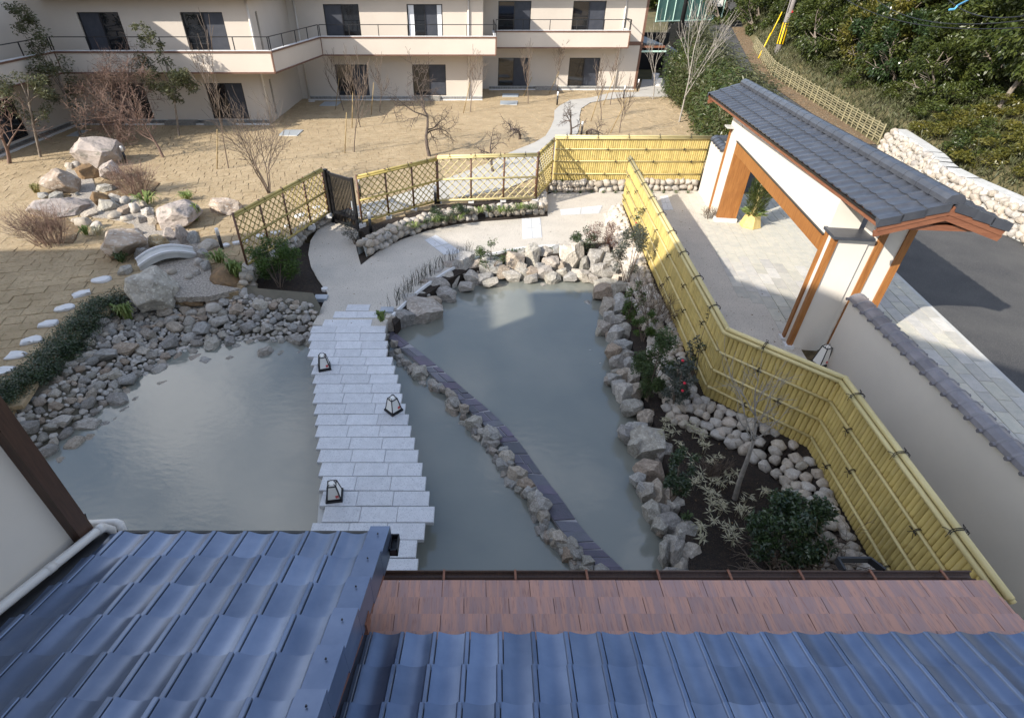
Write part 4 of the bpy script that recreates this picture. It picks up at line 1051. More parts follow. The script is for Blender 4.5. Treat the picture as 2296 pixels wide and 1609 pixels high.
# roof of the gate
e0, e1 = G(1591.9, 212, 3.55), G(1969.5, 492, 3.55)
ru = (e0 - e1).normalized(); rlen = (e0 - e1).length
rb = Vector((ru.y, -ru.x, 0)); sl_ = .33; rs = (rb + Vector((0, 0, sl_))).normalized(); rn = ru.cross(rs); rn = -rn if rn.z < 0 else rn
PTG = pantile_mesh('roof_tile', M['tile_gate'], .305, .362, .030)
ncol = int(rlen / .305)
half = 1.06
for i in range(ncol):
    for j in range(3):
        p = e1 + ru * (i * rlen / ncol) + rs * (j * .362) + rn * rnd.uniform(0, .003)
        inst('roof_tile', PTG, frame(p, ru, rs, rn), gate)
rb2 = -rb; rs2 = (rb2 + Vector((0, 0, sl_))).normalized(); ru2 = -ru; rn2 = ru2.cross(rs2); rn2 = -rn2 if rn2.z < 0 else rn2
eb = e0 + rb * 2 * half
for i in range(ncol):
    for j in range(3):
        p = eb + ru2 * (i * rlen / ncol) + rs2 * (j * .362)
        inst('roof_tile', PTG, frame(p, ru2, rs2, rn2), gate)
rc1, rc0 = e1 + rb * half + Vector((0, 0, half * sl_ + .08)), e0 + rb * half + Vector((0, 0, half * sl_ + .08))
nr = 26
for i in range(nr):
    p, q = rc1.lerp(rc0, i / nr) - ru * .02, rc1.lerp(rc0, (i + 1) / nr)
    if i == 0: p = p - ru * .05
    ring = lambda c, k: [c + rb * (x * k) + Vector((0, 0, z * k)) for x, z in ((-.16, -.09), (-.155, -.01), (-.10, .06), (0, .085), (.10, .06), (.155, -.01), (.16, -.09))]
    A_, B_ = ring(p, 1.0), ring(q, .94)
    mb = MB().add(A_ + B_, [(k, k + 1, k + 8, k + 7) for k in range(6)] + [tuple(range(7))[::-1], tuple(range(7, 14))]); part('ridge_tile', mb, M['tile_gate'], gate)
for end, s in ((e1, -1), (e0, 1)):
    for side, o_, sv, nv in ((0, end, rs, rn), (1, end + rb * 2 * half, rs2, rn2)):
        for j in range(3):
            p = o_ + sv * (j * .362 - .03) + nv * .055 - ru * s * .02; q = p + sv * .385 - nv * .022; w_ = ru * s * .13
            v = [p, p + w_, q + w_, q]; lo = [x - Vector((0, 0, .04 if k in (0, 3) else .15)) for k, x in enumerate(v)]
            part('verge_tile', MB().add(v + lo, [(0, 1, 2, 3), (1, 5, 6, 2), (0, 4, 5, 1), (3, 2, 6, 7)]), M['tile_gate'], gate)
        b0 = o_ + ru * s * .06 - Vector((0, 0, .12)); b1 = o_ + sv * (half / sv.dot(rb if side == 0 else rb2)) + ru * s * .06 - Vector((0, 0, .12))
        part('barge_board', MB().beam(b0, b1, .05, .15), M['wood_red'], gate)
        part('barge_board', MB().beam(b0 - Vector((0, 0, .13)) - ru * s * .015, b1 - Vector((0, 0, .13)) - ru * s * .015, .05, .11), M['wood_red'], gate)
for o_, sg in ((e1, 1), (e1 + rb * 2 * half, -1)):
    a = o_ + rb * .07 * sg - Vector((0, 0, .10)); part('fascia', MB().beam(a, a + ru * rlen, .04, .10), M['wood_red'], gate)
    a = o_ + rb * .02 * sg - Vector((0, 0, .035)); part('eave_strip', MB().beam(a, a + ru * rlen, .03, .04), M['black'], gate)
sp0 = [e1 + Vector((0, 0, -.17)) + rb * .1, e1 + Vector((0, 0, -.17)) + rb * (2 * half - .1)]
part('soffit', MB().add([sp0[0], sp0[1], sp0[1] + ru * rlen, sp0[0] + ru * rlen, sp0[0] + Vector((0, 0, .1)), sp0[1] + Vector((0, 0, .1)), sp0[1] + ru * rlen + Vector((0, 0, .1)), sp0[0] + ru * rlen + Vector((0, 0, .1))], [(3, 2, 1, 0), (4, 5, 6, 7), (0, 1, 5, 4), (2, 3, 7, 6), (1, 2, 6, 5), (3, 0, 4, 7)]), M['wood_red'], gate)
part('roof_core', MB().add([e1 + rb * .04 - UPZ(.02), e1 + rb * half + UPZ(half * sl_ - .02), e1 + rb * (2 * half - .04) - UPZ(.02)] + [p + ru * rlen for p in (e1 + rb * .04 - UPZ(.02), e1 + rb * half + UPZ(half * sl_ - .02), e1 + rb * (2 * half - .04) - UPZ(.02))], [(0, 1, 2), (5, 4, 3), (0, 3, 4, 1), (1, 4, 5, 2), (0, 2, 5, 3)]), M['wood_red'], gate)

# tile capped walls
def capped_wall(name, label, pts, zt, th=.26, capm='tile_cap', step=.27, capr=.17):
    t = thing(name, label, 'wall', pts[0])
    V_ = [Vector((p.x, p.y, 0)) for p in pts]
    for a, b in zip(V_, V_[1:]):
        d = (b - a).normalized(); n = Vector((-d.y, d.x, 0)) * th / 2
        part('wall', MB().prism([(p.x, p.y) for p in (a - n, b - n, b + n, a + n)], BED, zt, True), M['plaster_white'], t)
        L = (b - a).length; k = int(L / step); n1 = n.normalized()
        ring = lambda c, s: [c + n1 * (x * s) + Vector((0, 0, z * s)) for x, z in ((-capr, -.02), (-capr * .85, .05), (-capr * .45, .10), (0, .12), (capr * .45, .10), (capr * .85, .05), (capr, -.02))]
        for i in range(k):
            p = a.lerp(b, i / k) + Vector((0, 0, zt)); q = a.lerp(b, (i + 1) / k) + Vector((0, 0, zt))
            r0, r1, r2, r3 = ring(p, 1.14), ring(p.lerp(q, .12), 1.16), ring(p.lerp(q, .17), 1.0), ring(q + d * .01, 1.0)
            v = r0 + r1 + r2 + r3; f_ = [(s * 7 + kk, s * 7 + kk + 1, s * 7 + kk + 8, s * 7 + kk + 7) for s in range(3) for kk in range(6)] + [tuple(range(7))[::-1]]
            ctile = part('cap_tile', MB().add(v, f_), M[capm], t)
        # round eave ends along both sides
        mb = MB()
        for i in range(k):
            p = a.lerp(b, (i + .06) / k) + Vector((0, 0, zt - .0))
            for s in (-1, 1): mb.tube([p + n1 * (s * capr * .9), p + n1 * (s * (capr + .05))], .035, 6)
        part('cap_ends', mb, M[capm], t)['kind'] = 'stuff'
    return t
capped_wall('garden_wall', 'white rendered wall with silver cap tiles running from the street gate towards the copper roof', [G(1925, 662, 1.68), G(2300, 1022, 1.68) + (G(2300, 1022, 1.68) - G(1925, 662, 1.68)).normalized() * 2.2], 1.6, .24)
cw = [gp(8.58, .10), gp(10.25, .06), gp(10.35, .8)]
capped_wall('garden_wall', 'short white wall with dark cap tiles at the far end of the street gate', cw, 2.0, .24, 'tile_gate', .28)
capped_wall('garden_wall', 'white wall with grey cap tiles behind the bamboo plants, far end of the lawn', [gp(10.5, .8) + Vector((.3, .2, 0)), Vector((13.6, 32, 0)), Vector((14.2, 40, 0)), Vector((15.6, 52, 0))], 2.05, .24, 'tile_cap', .34)

# ------------------------------------------------------------------ bollard lights
def bollard(label, px_, z, h=.67):
    b = G(px_[0], px_[1], z); t = thing('bollard_light', label, 'bollard light', b, 'bollard lights')
    part('post', MB().tube([b + UPZ(-.05), b + UPZ(h * .68)], .05, 12), M['black'], t, True)
    part('diffuser', MB().tube([b + UPZ(h * .68), b + UPZ(h * .98), b + UPZ(h)], [.053, .053, .045], 12), M['lampwhite'], t, True)
bollard('bollard light on the dry lawn just left of the olive lattice fence', (499, 559), ZL + .02)
bollard('bollard light behind the big square boulder at upper left', (284, 364), ZL + .05)
bollard('bollard light in the planting bed right beside the black garden gate', (832, 521), ZL)
bollard('bollard light in the bed in front of the bend of the lattice fence', (977, 459), ZL)
bollard('bollard light at the bed corner by the end of the bright lattice', (1200, 457), .05, .72)
bollard('bollard light half hidden behind the straight bamboo fence', (1303, 305), ZL + .08)
bollard('bollard light on the left of the curving concrete path', (1249, 233), ZL + .08)
bollard('bollard light beside the concrete path by the right window of the hotel wing', (1398, 219), ZL + .08)
bollard('bollard light at the right corner of the hotel wing', (1429, 203), ZL + .08)
bollard('bollard light seen through the lattice, just right of the black garden gate', (808, 440), ZL + .05)

# ------------------------------------------------------------------ round cobble walls
def cobble_wall(name, label, base, h, lean=.12, size=.13, front=1, top=True, depth=.22, m=None, meshes=None, zb=0., core_m='conc', rowk=1.55):
    pts = smooth_line(base, 4) if len(base) > 2 else base
    t = thing(name, label, 'stone wall', pts[0])
    hs = h if isinstance(h, (list, tuple)) else [h, h]
    items = []
    tot = sum((b - a).length for a, b in zip(pts, pts[1:])); nrow = max(1, round(max(hs) / (size * rowk)))
    core = MB()
    acc = 0.
    for a, b in zip(pts, pts[1:]):
        d = (b - a).normalized(); n = Vector((d.y, -d.x, 0)) * front
        f0, f1 = acc / tot, (acc + (b - a).length) / tot; acc += (b - a).length
        ha, hb_ = hs[0] + (hs[1] - hs[0]) * f0, hs[0] + (hs[1] - hs[0]) * f1
        A0, B0_ = a - n * .07, b - n * .07
        A1, B1 = a - n * (lean * ha + .09) + UPZ(ha - .03), b - n * (lean * hb_ + .09) + UPZ(hb_ - .03)
        A2, B2 = A1 - n * depth, B1 - n * depth
        core.quad(A0, B0_, B1, A1); core.quad(A1, B1, B2, A2); core.quad(A2, B2, Vector((B2.x, B2.y, B0_.z)), Vector((A2.x, A2.y, A0.z)))
    part('wall_core', core, M[core_m], t)
    for r in range(nrow):
        s_ = rnd.uniform(0, .1); 
        for p, d in along(pts, size * 1.0):
            items.append(None) if False else None
        u = rnd.uniform(0, size)
        while u < tot:
            sx = size * rnd.uniform(.62, 1.35)
            u += sx * .98
            # position on the line
            acc = 0.; P_ = None
            for a, b in zip(pts, pts[1:]):
                Ls = (b - a).length
                if acc + Ls >= u: P_ = a.lerp(b, (u - acc) / Ls); d = (b - a).normalized(); break
                acc += Ls
            if P_ is None: break
            f = u / tot; hh = hs[0] + (hs[1] - hs[0]) * f
            z = (r + .5) * size * rowk + rnd.uniform(-.34, .34) * size + .25 * size * math.sin(u * 5 + r)
            if z > hh + size * .35: u += sx * .98; continue
            n = Vector((d.y, -d.x, 0)) * front
            c = P_ - n * (lean * z + .035) + UPZ(z)
            items.append((c, d, n, sx, size * rnd.uniform(.70, 1.08)))
            u += sx * .98
    if top:
        u = 0
        for p, d in along(pts, size * 1.75):
            f = min(1, u / max(tot, .01)); u += size * 1.75; hh = hs[0] + (hs[1] - hs[0]) * f; n = Vector((d.y, -d.x, 0)) * front
            items.append((p - n * (lean * hh + .16) + UPZ(hh - .02 + rnd.uniform(-.02, .02)), d, n, size * rnd.uniform(.8, 1.1), size * .7))
    items.sort(key=lambda q: q[0].length)
    ms = meshes or COBBLE
    rest = MB()
    for k, (c, d, n, sx, sz) in enumerate(items):
        ang = math.atan2(d.y, d.x) + rnd.uniform(-.3, .3)
        Mx = Matrix.Translation(c) @ Matrix.Rotation(ang, 4, 'Z') @ Matrix.Rotation(rnd.uniform(-.35, .35), 4, 'Y') @ Matrix.Diagonal((sx, size * .95, sz, 1))
        me = rnd.choice(ms)
        if k < 300: inst('stone', me, Mx, t)
        else: rest.add([Mx @ v.co for v in me.vertices], [tuple(p.vertices) for p in me.polygons])
    if rest.v: o = part('stones', rest, M['cobble'], t); o['kind'] = 'stuff'
    return t
cobble_wall('cobble_wall', 'round cobble retaining wall edging the bed below the lattice fence, along the curving path', GP([(826, 578), (862, 556), (905, 534), (955, 515), (1000, 502), (1070, 492)], .0), [.46, .36], .15, .135)
cobble_wall('cobble_wall', 'straight low run of pale cobbles edging the bed in front of the bright lattice', GP([(1090, 489), (1150, 484), (1222, 480)], .0), .32, .12, .135)
cobble_wall('cobble_wall', 'short return of pale cobbles beside the corner bollard light', GP([(1224, 480), (1219, 446)], .0), .3, .05, .12, 1)
cobble_wall('cobble_wall', 'low cobble wall under the straight bamboo fence', GP([(1228, 432), (1400, 429), (1563, 427)], .0), .32, .1, .135)
cobble_wall('cobble_wall', 'curved cobble wall below the left lattice fence, behind the fern bush', GP([(572, 655), (574, 625), (590, 600), (640, 572), (665, 556), (690, 530), (715, 512), (742, 497)], .0), [.34, .30], .15, .13)
def offset_line(ps, off):
    out = []
    for i_, p_ in enumerate(ps):
        d0 = (ps[i_] - ps[max(i_ - 1, 0)]); d1 = (ps[min(i_ + 1, len(ps) - 1)] - ps[i_]); d0 = d0.normalized() if d0.length else d1.normalized(); d1 = d1.normalized() if d1.length else d0
        m_ = (d0 + d1).normalized(); n_ = Vector((m_.y, -m_.x, 0)); out.append(Vector((p_.x, p_.y, 0)) + n_ * (off / max(.5, m_.dot(d0))))
    return out
wb_ = offset_line([F0 + (F1 - F0) * .03, F1, F2, F3 + (F3 - F2) * .1], .70); wb2_ = []
for p_, q_ in zip(wb_, wb_[1:]):
    k_ = max(2, int((q_ - p_).length / 1.1)); wb2_ += [p_.lerp(q_, i_ / k_) for i_ in range(k_)]
wb2_ = [p_ + Vector((rnd.uniform(-.05, .05), 0, -.02)) for p_ in wb2_ + [wb_[-1]]]
cobble_wall('cobble_wall', 'grey cobble wall carrying the long bamboo fence along the dark planting bed', wb2_, [.37, .39], 1.05, .104, 1, True, .04, core_m='soil', rowk=.95)
fl_ = [F0, F1, F2, F3]; lo_, hi_ = [], []
for i_, p_ in enumerate(fl_):
    d_ = (fl_[min(i_ + 1, 3)] - fl_[max(i_ - 1, 0)]).normalized(); n_ = Vector((d_.y, -d_.x, 0)).normalized(); p_ = p_ if i_ else p_ + (fl_[1] - fl_[0]).normalized() * .3; lo_.append(p_ + n_ * .22); hi_.append(p_ - n_ * .12)
struct('planting_soil', MB().prism([(p_.x, p_.y) for p_ in lo_ + hi_[::-1]], BED, .345), M['soil'])
cobble_wall('retaining_wall', 'tall battered retaining wall of white boulders beside the street', [gp(-2, 11.0), gp(-.5, 10.7), Vector((17.6, 19.5, 0)), Vector((18.6, 23.0, 0)), Vector((19.6, 26.8, 0))], .95, .4, .145, -1, False, .5)
st = struct('wall_top', MB(), M['conc']) if False else None

# ------------------------------------------------------------------ pond edging stones, cobble shore
pe = thing('stone_wall', 'rough boulder edging round the far and right banks of the pond', 'stone edging', G(1190, 620, ZW))
def edge_stone(px_, py_, wpx, hpx, z=ZW, meshes=None, dk=.8, sf=1.14):
    """a stone whose outline in view is centred at px,py"""
    t = dist(px_, py_, z + .15); sx = wpx / 2 / 1184. * t; hz = hpx / 2 / 1184. * t
    c = G(px_, py_, z + .15)
    me = rnd.choice(meshes or ROCKS)
    place_stone('stone', me, c, sx * sf, max(sx * dk, hz * .9) * 1.08, hz * sf * 1.08, pe, rnd.uniform(-.5, .5), .3)
far_edge = [(905, 716, 52, 44), (872, 728, 34, 34), (912, 683, 50, 40), (949, 644, 42, 34), (953, 700, 78, 48), (925, 655, 34, 30), (978, 622, 44, 32), (982, 644, 56, 38), (946, 668, 36, 30), (1012, 606, 46, 36), (1008, 628, 40, 30), (1030, 595, 32, 34), (1036, 618, 28, 24), (1040, 600, 40, 62), (1066, 602, 36, 36), (1060, 624, 34, 26), (1100, 600, 48, 46), (1088, 625, 40, 20), (1120, 590, 20, 20), (1128, 612, 24, 30),
            (1150, 595, 40, 50), (1148, 618, 40, 22), (1170, 575, 24, 30), (1166, 604, 22, 30), (1193, 580, 36, 56), (1172, 615, 30, 26), (1196, 612, 32, 20), (1222, 575, 32, 36), (1212, 600, 26, 20), (1236, 595, 34, 38), (1220, 610, 36, 24), (1250, 570, 24, 36), (1258, 600, 16, 26), (1283, 580, 52, 72), (1262, 612, 24, 20), (1312, 570, 22, 26), (1308, 590, 20, 28), (1332, 585, 34, 48), (1305, 618, 44, 24), (1352, 570, 26, 36), (1342, 610, 36, 36), (1330, 625, 30, 18), (1370, 590, 40, 40), (1364, 615, 46, 30), (1385, 605, 36, 30), (1358, 640, 46, 28), (1392, 630, 36, 30),
            (1240, 622, 34, 18), (1190, 624, 30, 16), (1280, 620, 30, 16), (1100, 632, 34, 16), (1046, 642, 36, 16), (1000, 660, 46, 22), (975, 675, 30, 18)]
right_edge = [(1355, 655, 46, 32), (1362, 690, 30, 40), (1385, 655, 40, 44), (1388, 690, 34, 52), (1365, 712, 24, 26), (1356, 735, 28, 30), (1385, 722, 36, 34), (1378, 752, 30, 40), (1400, 745, 34, 40), (1395, 778, 36, 36), (1376, 790, 32, 36), (1404, 800, 30, 30), (1385, 815, 34, 34), (1410, 818, 26, 30), (1400, 842, 36, 30), (1378, 850, 30, 26), (1418, 850, 26, 40), (1398, 880, 36, 38), (1425, 880, 30, 40), (1418, 915, 42, 42), (1446, 938, 38, 42), (1392, 870, 34, 34), (1432, 965, 36, 34), (1455, 990, 30, 38), (1420, 960, 40, 30), (1450, 1000, 58, 78), (1425, 1000, 32, 46), (1485, 1018, 42, 50), (1405, 975, 42, 36), (1453, 1060, 62, 48), (1430, 1075, 30, 30), (1452, 1105, 34, 44), (1478, 1108, 30, 56), (1440, 1100, 20, 36), (1500, 1118, 36, 44), (1466, 1148, 36, 46), (1486, 1150, 28, 36), (1515, 1135, 36, 40), (1502, 1172, 52, 50), (1480, 1180, 30, 36), (1540, 1195, 60, 46), (1505, 1215, 26, 34), (1515, 1245, 34, 66), (1545, 1242, 50, 52), (1528, 1270, 36, 36), (1492, 1240, 24, 50), (1560, 1290, 40, 30), (1530, 1295, 44, 30), (1500, 1290, 30, 34)]
for s_ in far_edge: edge_stone(*s_, z=ZW - .02 if s_[1] > 612 else ZW + .03, sf=1.05)
for s_ in right_edge: edge_stone(*s_, z=ZW + .02, sf=1.06)
for i in range(46):
    q_ = rnd.choice(right_edge); edge_stone(q_[0] + rnd.uniform(-20, 12), q_[1] + rnd.uniform(-18, 18), rnd.uniform(14, 22), rnd.uniform(14, 20), z=ZW - .04)
# stones lying under the water
sub = [(1340, 742, 40, 40), (1352, 770, 36, 36), (1335, 790, 40, 46), (1345, 830, 36, 30), (1395, 975, 46, 36), (1408, 1040, 36, 36), (1450, 1190, 56, 44), (1372, 870, 26, 30), (1380, 910, 36, 34), (1435, 1140, 26, 40), (1480, 1230, 26, 40), (1280, 635, 40, 16), (1200, 640, 50, 16), (1120, 645, 40, 16), (1000, 680, 46, 20), (960, 720, 60, 26), (930, 740, 40, 20), (300, 915, 26, 20), (345, 870, 40, 20), (420, 825, 40, 18), (600, 785, 40, 16), (500, 800, 40, 16), (240, 945, 40, 24), (180, 990, 40, 26)]
for i in range(70):
    q_ = rnd.choice(right_edge if i % 2 else far_edge); sub.append((q_[0] - rnd.uniform(12, 44) * (i % 2), q_[1] + (rnd.uniform(-14, 14) if i % 2 else rnd.uniform(14, 34)), rnd.uniform(22, 44), 20))
for (a, b, wx, hx) in sub:
    t = dist(a, b, ZW); c = G(a, b, ZW - .1); sx = wx / 2 / 1184. * t
    place_stone('stone', rnd.choice(ROCKS), c + UPZ(-.02), sx, sx * .8, .09, pe)
# rubble on the left side of the slate divider
for i in range(105):
    f = (len(dl) - 3) * (i + rnd.random()) / 105; p = lerp_line(dl, f); dd = (lerp_line(dl, f + .5) - p); n = Vector((dd.y, -dd.x, 0)).normalized()
    if n.x > 0: n = -n
    k = rnd.random(); s_ = rnd.uniform(.065, .135) * (1.25 if rnd.random() < .2 else 1)
    off = .07 + k * .20
    place_stone('stone', rnd.choice(ROCKS), p + n * off + UPZ(.10 - k * .22), s_ * 1.15, s_ * .95, s_ * 1.05, dv)
# cobble shore of the left pond: an earth bank with loose stones
SH = [(278, 690), (330, 676), (420, 672), (520, 672), (590, 684), (700, 690), (712, 720), (698, 745), (690, 772), (620, 778), (560, 776), (500, 790), (440, 800), (390, 822), (340, 856), (300, 884), (268, 912), (230, 940), (190, 968), (150, 996), (120, 1020), (70, 1030), (20, 985), (10, 950), (50, 925), (110, 900), (150, 860), (200, 800), (245, 735)]
SHW = GP(SH, ZW + .2)
inner = GP([(690, 790), (560, 795), (440, 820), (340, 876), (268, 930), (180, 995), (100, 1060)], ZW - .2)
outer = GP([(720, 690), (590, 672), (420, 660), (280, 665), (200, 770), (110, 880), (0, 950)], .12)
mb = MB()
for i in range(6): mb.quad(inner[i], outer[i], outer[i + 1], inner[i + 1])
for i in range(6): mb.quad(outer[i], outer[i] + Vector((-.3, .5, .15)), outer[i + 1] + Vector((-.5, .4, .15)), outer[i + 1])
shore = struct('cobble_shore', mb, M['mud'], True)
def shore_z(p):
    best = 1e9; z = 0
    di = min((Vector((p.x - a.x, p.y - a.y, 0)).length for a in smooth_in)); do = min((Vector((p.x - a.x, p.y - a.y, 0)).length for a in smooth_out))
    f = di / (di + do); return (ZW - .2) * (1 - f) + .12 * f
smooth_in, smooth_out = smooth_line(inner, 8), smooth_line(outer, 8)
pl = []
xs_, ys_ = [p.x for p in SHW], [p.y for p in SHW]
tries = 0
while tries < 30000 and len(pl) < 1500:
    tries += 1
    x, y = rnd.uniform(min(xs_), max(xs_)), rnd.uniform(min(ys_), max(ys_))
    if not inpoly(x, y, SHW): continue
    stage = tries / 30000
    s_ = rnd.uniform(.14, .21) if stage < .0035 else rnd.uniform(.085, .13) if stage < .05 else rnd.uniform(.055, .085) if stage < .4 else rnd.uniform(.032, .055)
    if any((x - q[0]) ** 2 + (y - q[1]) ** 2 < ((s_ + q[2]) * .80) ** 2 for q in pl): continue
    pl.append((x, y, s_))
pl.sort(key=lambda q: -q[2])
rest = MB()
for k, (x, y, s_) in enumerate(pl):
    z = shore_z(Vector((x, y, 0))) + s_ * .42
    sc3 = (s_ * rnd.uniform(.95, 1.3), s_ * rnd.uniform(.75, 1.05), s_ * rnd.uniform(.6, .85))
    Mx = Matrix.Translation((x, y, z)) @ Matrix.Rotation(rnd.uniform(0, 6.28), 4, 'Z') @ Matrix.Rotation(rnd.uniform(-.3, .3), 4, 'X') @ Matrix.Diagonal((*sc3, 1))
    me = rnd.choice(RUBBLE)
    if k < 300: inst('stone', me, Mx, shore)
    elif k < 560: rest.add([Mx @ v.co for v in me.vertices], [tuple(p.vertices) for p in me.polygons])
    else: inst('stone', me, Mx, shore) if False else rest.add([Mx @ v.co for v in me.vertices], [tuple(p.vertices) for p in me.polygons])
rest_m = mat('mixed_rubble', (.32, .31, .29), (.50, .47, .43), 2.3, detail=3, rough=.85, bump=.6, bscale=12, mask=(.3, .7), c3=(.38, .29, .21), s3=1.7)
o = part('stones', rest, rest_m, shore); o['kind'] = 'stuff'

# ------------------------------------------------------------------ boulders of the dry stream
boulder('great square pinkish grey boulder at the head of the dry stream', (142, 302, 262, 378), ZL, 'rock_pink', 101, 7, 1., .75, .5)
boulder('brown and grey wedge boulder left of the stream head', (94, 376, 172, 440), ZL, 'rock_tan', 102, 8, 1.)
boulder('brown cube shaped boulder in front of the great square boulder', (162, 366, 218, 404), ZL, 'rock_brown', 103, 7, 1.)
boulder('pale wedge boulder right of the stream head, beside the red twig bush', (222, 360, 272, 408), ZL, 'rock_pink', 104, 8, 1.)
boulder('broad flat topped grey boulder behind the left red twig bush', (54, 440, 166, 490), ZL, 'rock_pink', 105, 7, 1.)
boulder('rounded brown boulder leaning in the upper dry stream', (200, 426, 244, 472), ZL, 'rock_brown', 106, 7, .6)
boulder('low grey boulder above the rounded brown boulder', (206, 410, 252, 432), ZL, 'rock', 107, 8, 1.)
boulder('big pinkish boulder on the right bank of the dry stream', (342, 442, 436, 515), ZL, 'rock_pink', 108, 7, 1., .8)
boulder('flat tan boulder on the lawn above the olive lattice fence', (466, 444, 535, 484), ZL, 'rock_tan', 109, 8, 1.)
boulder('big rounded cream boulder at the left end of the little arched bridge', (216, 506, 312, 588), ZL, 'rock_tan', 110, 8, .7, .75)
boulder('upright pale boulder on the right of the dry stream', (400, 502, 426, 550), ZL, 'rock_pink', 111, 7, 1.)
boulder('small pale upright boulder right of the arched bridge head', (420, 518, 446, 550), ZL, 'rock', 112, 7, .9)
boulder('square grey pink boulder in the middle of the dry stream', (364, 510, 394, 542), ZL, 'rock_pink', 113, 7, .9)
boulder('brown pointed boulder beside the arched bridge', (330, 526, 372, 558), ZL, 'rock_tan', 114, 6, 1.)
boulder('grey boulder under the left end of the arched bridge', (302, 554, 334, 584), ZL, 'rock', 115, 7, .95)
boulder('tall slanting grey boulder at the top of the cobble shore', (280, 606, 376, 708), .1, 'rock', 116, 7, 1., .6, .5)
boulder('round rusty brown boulder beside the foot of the left lattice fence', (466, 586, 536, 656), .1, 'rock_brown', 117, 7, .45, .75)
boulder('long dark brown stone at the lip of the gravel stream', (402, 657, 454, 686), .1, 'rock_brown', 118, 7, .6)
boulder('dark rounded stone at the right lip of the gravel stream', (446, 652, 474, 674), .1, 'rock', 119, 7, .6)
dr_ = thing('dry_waterfall', 'cluster of pale rounded stones bedded in the gravel of the dry stream', 'stones', G(290, 480, ZL))
for (a, b, wx, hx) in [(258, 452, 32, 34), (280, 452, 28, 22), (282, 474, 30, 22), (304, 472, 26, 32), (320, 462, 26, 22), (240, 466, 40, 34), (260, 484, 28, 18), (318, 494, 26, 20), (345, 498, 22, 26), (285, 490, 26, 16), (332, 480, 28, 26), (188, 500, 32, 24), (217, 506, 24, 16), (172, 496, 20, 14), (100, 440, 22, 16), (125, 442, 34, 16), (186, 453, 26, 14), (174, 436, 10, 10), (200, 480, 32, 12), (312, 522, 16, 12), (388, 560, 24, 20), (375, 570, 20, 16), (455, 572, 26, 26), (446, 590, 24, 24), (462, 600, 22, 28), (468, 550, 40, 20), (442, 612, 16, 12), (283, 606, 32, 20), (348, 620, 30, 18), (385, 610, 20, 14), (422, 620, 18, 12), (404, 646, 20, 10), (370, 668, 22, 14), (390, 672, 24, 14), (156, 374, 18, 18), (172, 372, 18, 18), (236, 372, 30, 14), (480, 690, 34, 22), (548, 620, 28, 26), (552, 645, 28, 22), (372, 688, 28, 24), (545, 660, 40, 30)]:
    t = dist(a, b, ZL + .1); c = G(a, b, ZL + .08 if b < 640 else .1); sx = wx / 2 / 1184. * t
    place_stone('stone', rnd.choice(ROCKS if rnd.random() < .5 else COBBLE), c, sx * 1.05, sx * .85, max(.09, hx / 2 / 1184. * t * 1.05), dr_)
# stepping stones on the lawn
for k, (a, b, wx, lb) in enumerate([(228, 628, 40, 'white stepping stone nearest the tall slanting boulder'), (183, 659, 36, 'white stepping stone second in the row from the tall slanting boulder'), (147, 691, 40, 'white stepping stone at the top end of the dark hedge'), (110, 726, 38, 'white stepping stone with hedge sprigs over it, fourth in the row'), (73, 763, 42, 'white stepping stone fifth in the row beside the hedge'), (38, 797, 40, 'white stepping stone sixth in the row beside the hedge'), (6, 833, 44, 'white stepping stone cut by the left edge of the view'),
                        (504, 551, 22, 'pale stepping stone at the foot of the lawn bollard'), (531, 545, 18, 'pale stepping stone behind the left end of the lattice'), (548, 541, 16, 'small pale stepping stone just inside the lattice'), (584, 530, 24, 'stepping stone seen low through the left lattice'), (617, 523, 24, 'stepping stone seen through the second bay of the lattice'), (645, 508, 14, 'bright stepping stone in the sun behind the lattice'), (673, 484, 24, 'bright stepping stone behind the third bay of the lattice'), (710, 466, 16, 'bright stepping stone behind the last bay of the lattice')]):
    zt = ZL + .07; t = dist(a, b, zt); c = G(a, b, zt - .03); s_ = wx / 2 / 1184. * t
    me = rock_mesh('stepping_stone', 300 + k, M['conc_white'], 6, .55, .04, 2, .8, 1., flat=False)
    for v in me.vertices: v.co.z = max(-.5, min(.42, v.co.z))
    o = inst('stepping_stone', me, Matrix.Translation(c) @ Matrix.Rotation(R(25) + rnd.uniform(-.3, .3), 4, 'Z') @ Matrix.Diagonal((s_, s_ * .72, .12, 1)))
    tag(o, lb, 'stepping stone', 'stepping stones across the lawn')
# little arched stone bridge
ab0, ab1 = G(312, 600, .32), G(436, 563, .42)
abt = thing('arched_bridge', 'little arched grey stone bridge over the gravel stream', 'stone bridge', ab0)
d = (ab1 - ab0); L = Vector((d.x, d.y, 0)).length; du = Vector((d.x, d.y, 0)).normalized(); nn = Vector((-du.y, du.x, 0))
N_ = 14; top, und, kb = MB(), MB(), MB()
def arc(i, off, zz):
    u = i / N_; return ab0 + du * (u * L) + nn * off + UPZ(.12 + .34 * math.sin(math.pi * (.12 + .80 * u)) - .34 * math.sin(math.pi * .12) + zz)
for i in range(N_):
    a, b, c_, d_ = arc(i, -.26, 0), arc(i + 1, -.26, 0), arc(i + 1, .26, 0), arc(i, .26, 0)
    top.quad(a, b, c_, d_); a2, b2, c2, d2 = [q + UPZ(-.16) for q in (a, b, c_, d_)]; top.quad(a2, b2, b, a); top.quad(c2, d2, d_, c_); top.quad(d2, c2, b2, a2)
top.quad(arc(0, -.26, -.16), arc(0, -.26, 0), arc(0, .26, 0), arc(0, .26, -.16))
part('deck', top, M['conc'], abt)
for s in (-.25, .25):
    kb = MB()
    for i in range(N_): kb.beam(arc(i, s, .03), arc(i + 1, s, .03), .07, .06)
    part('kerb_rib', kb, M['conc_white'], abt)
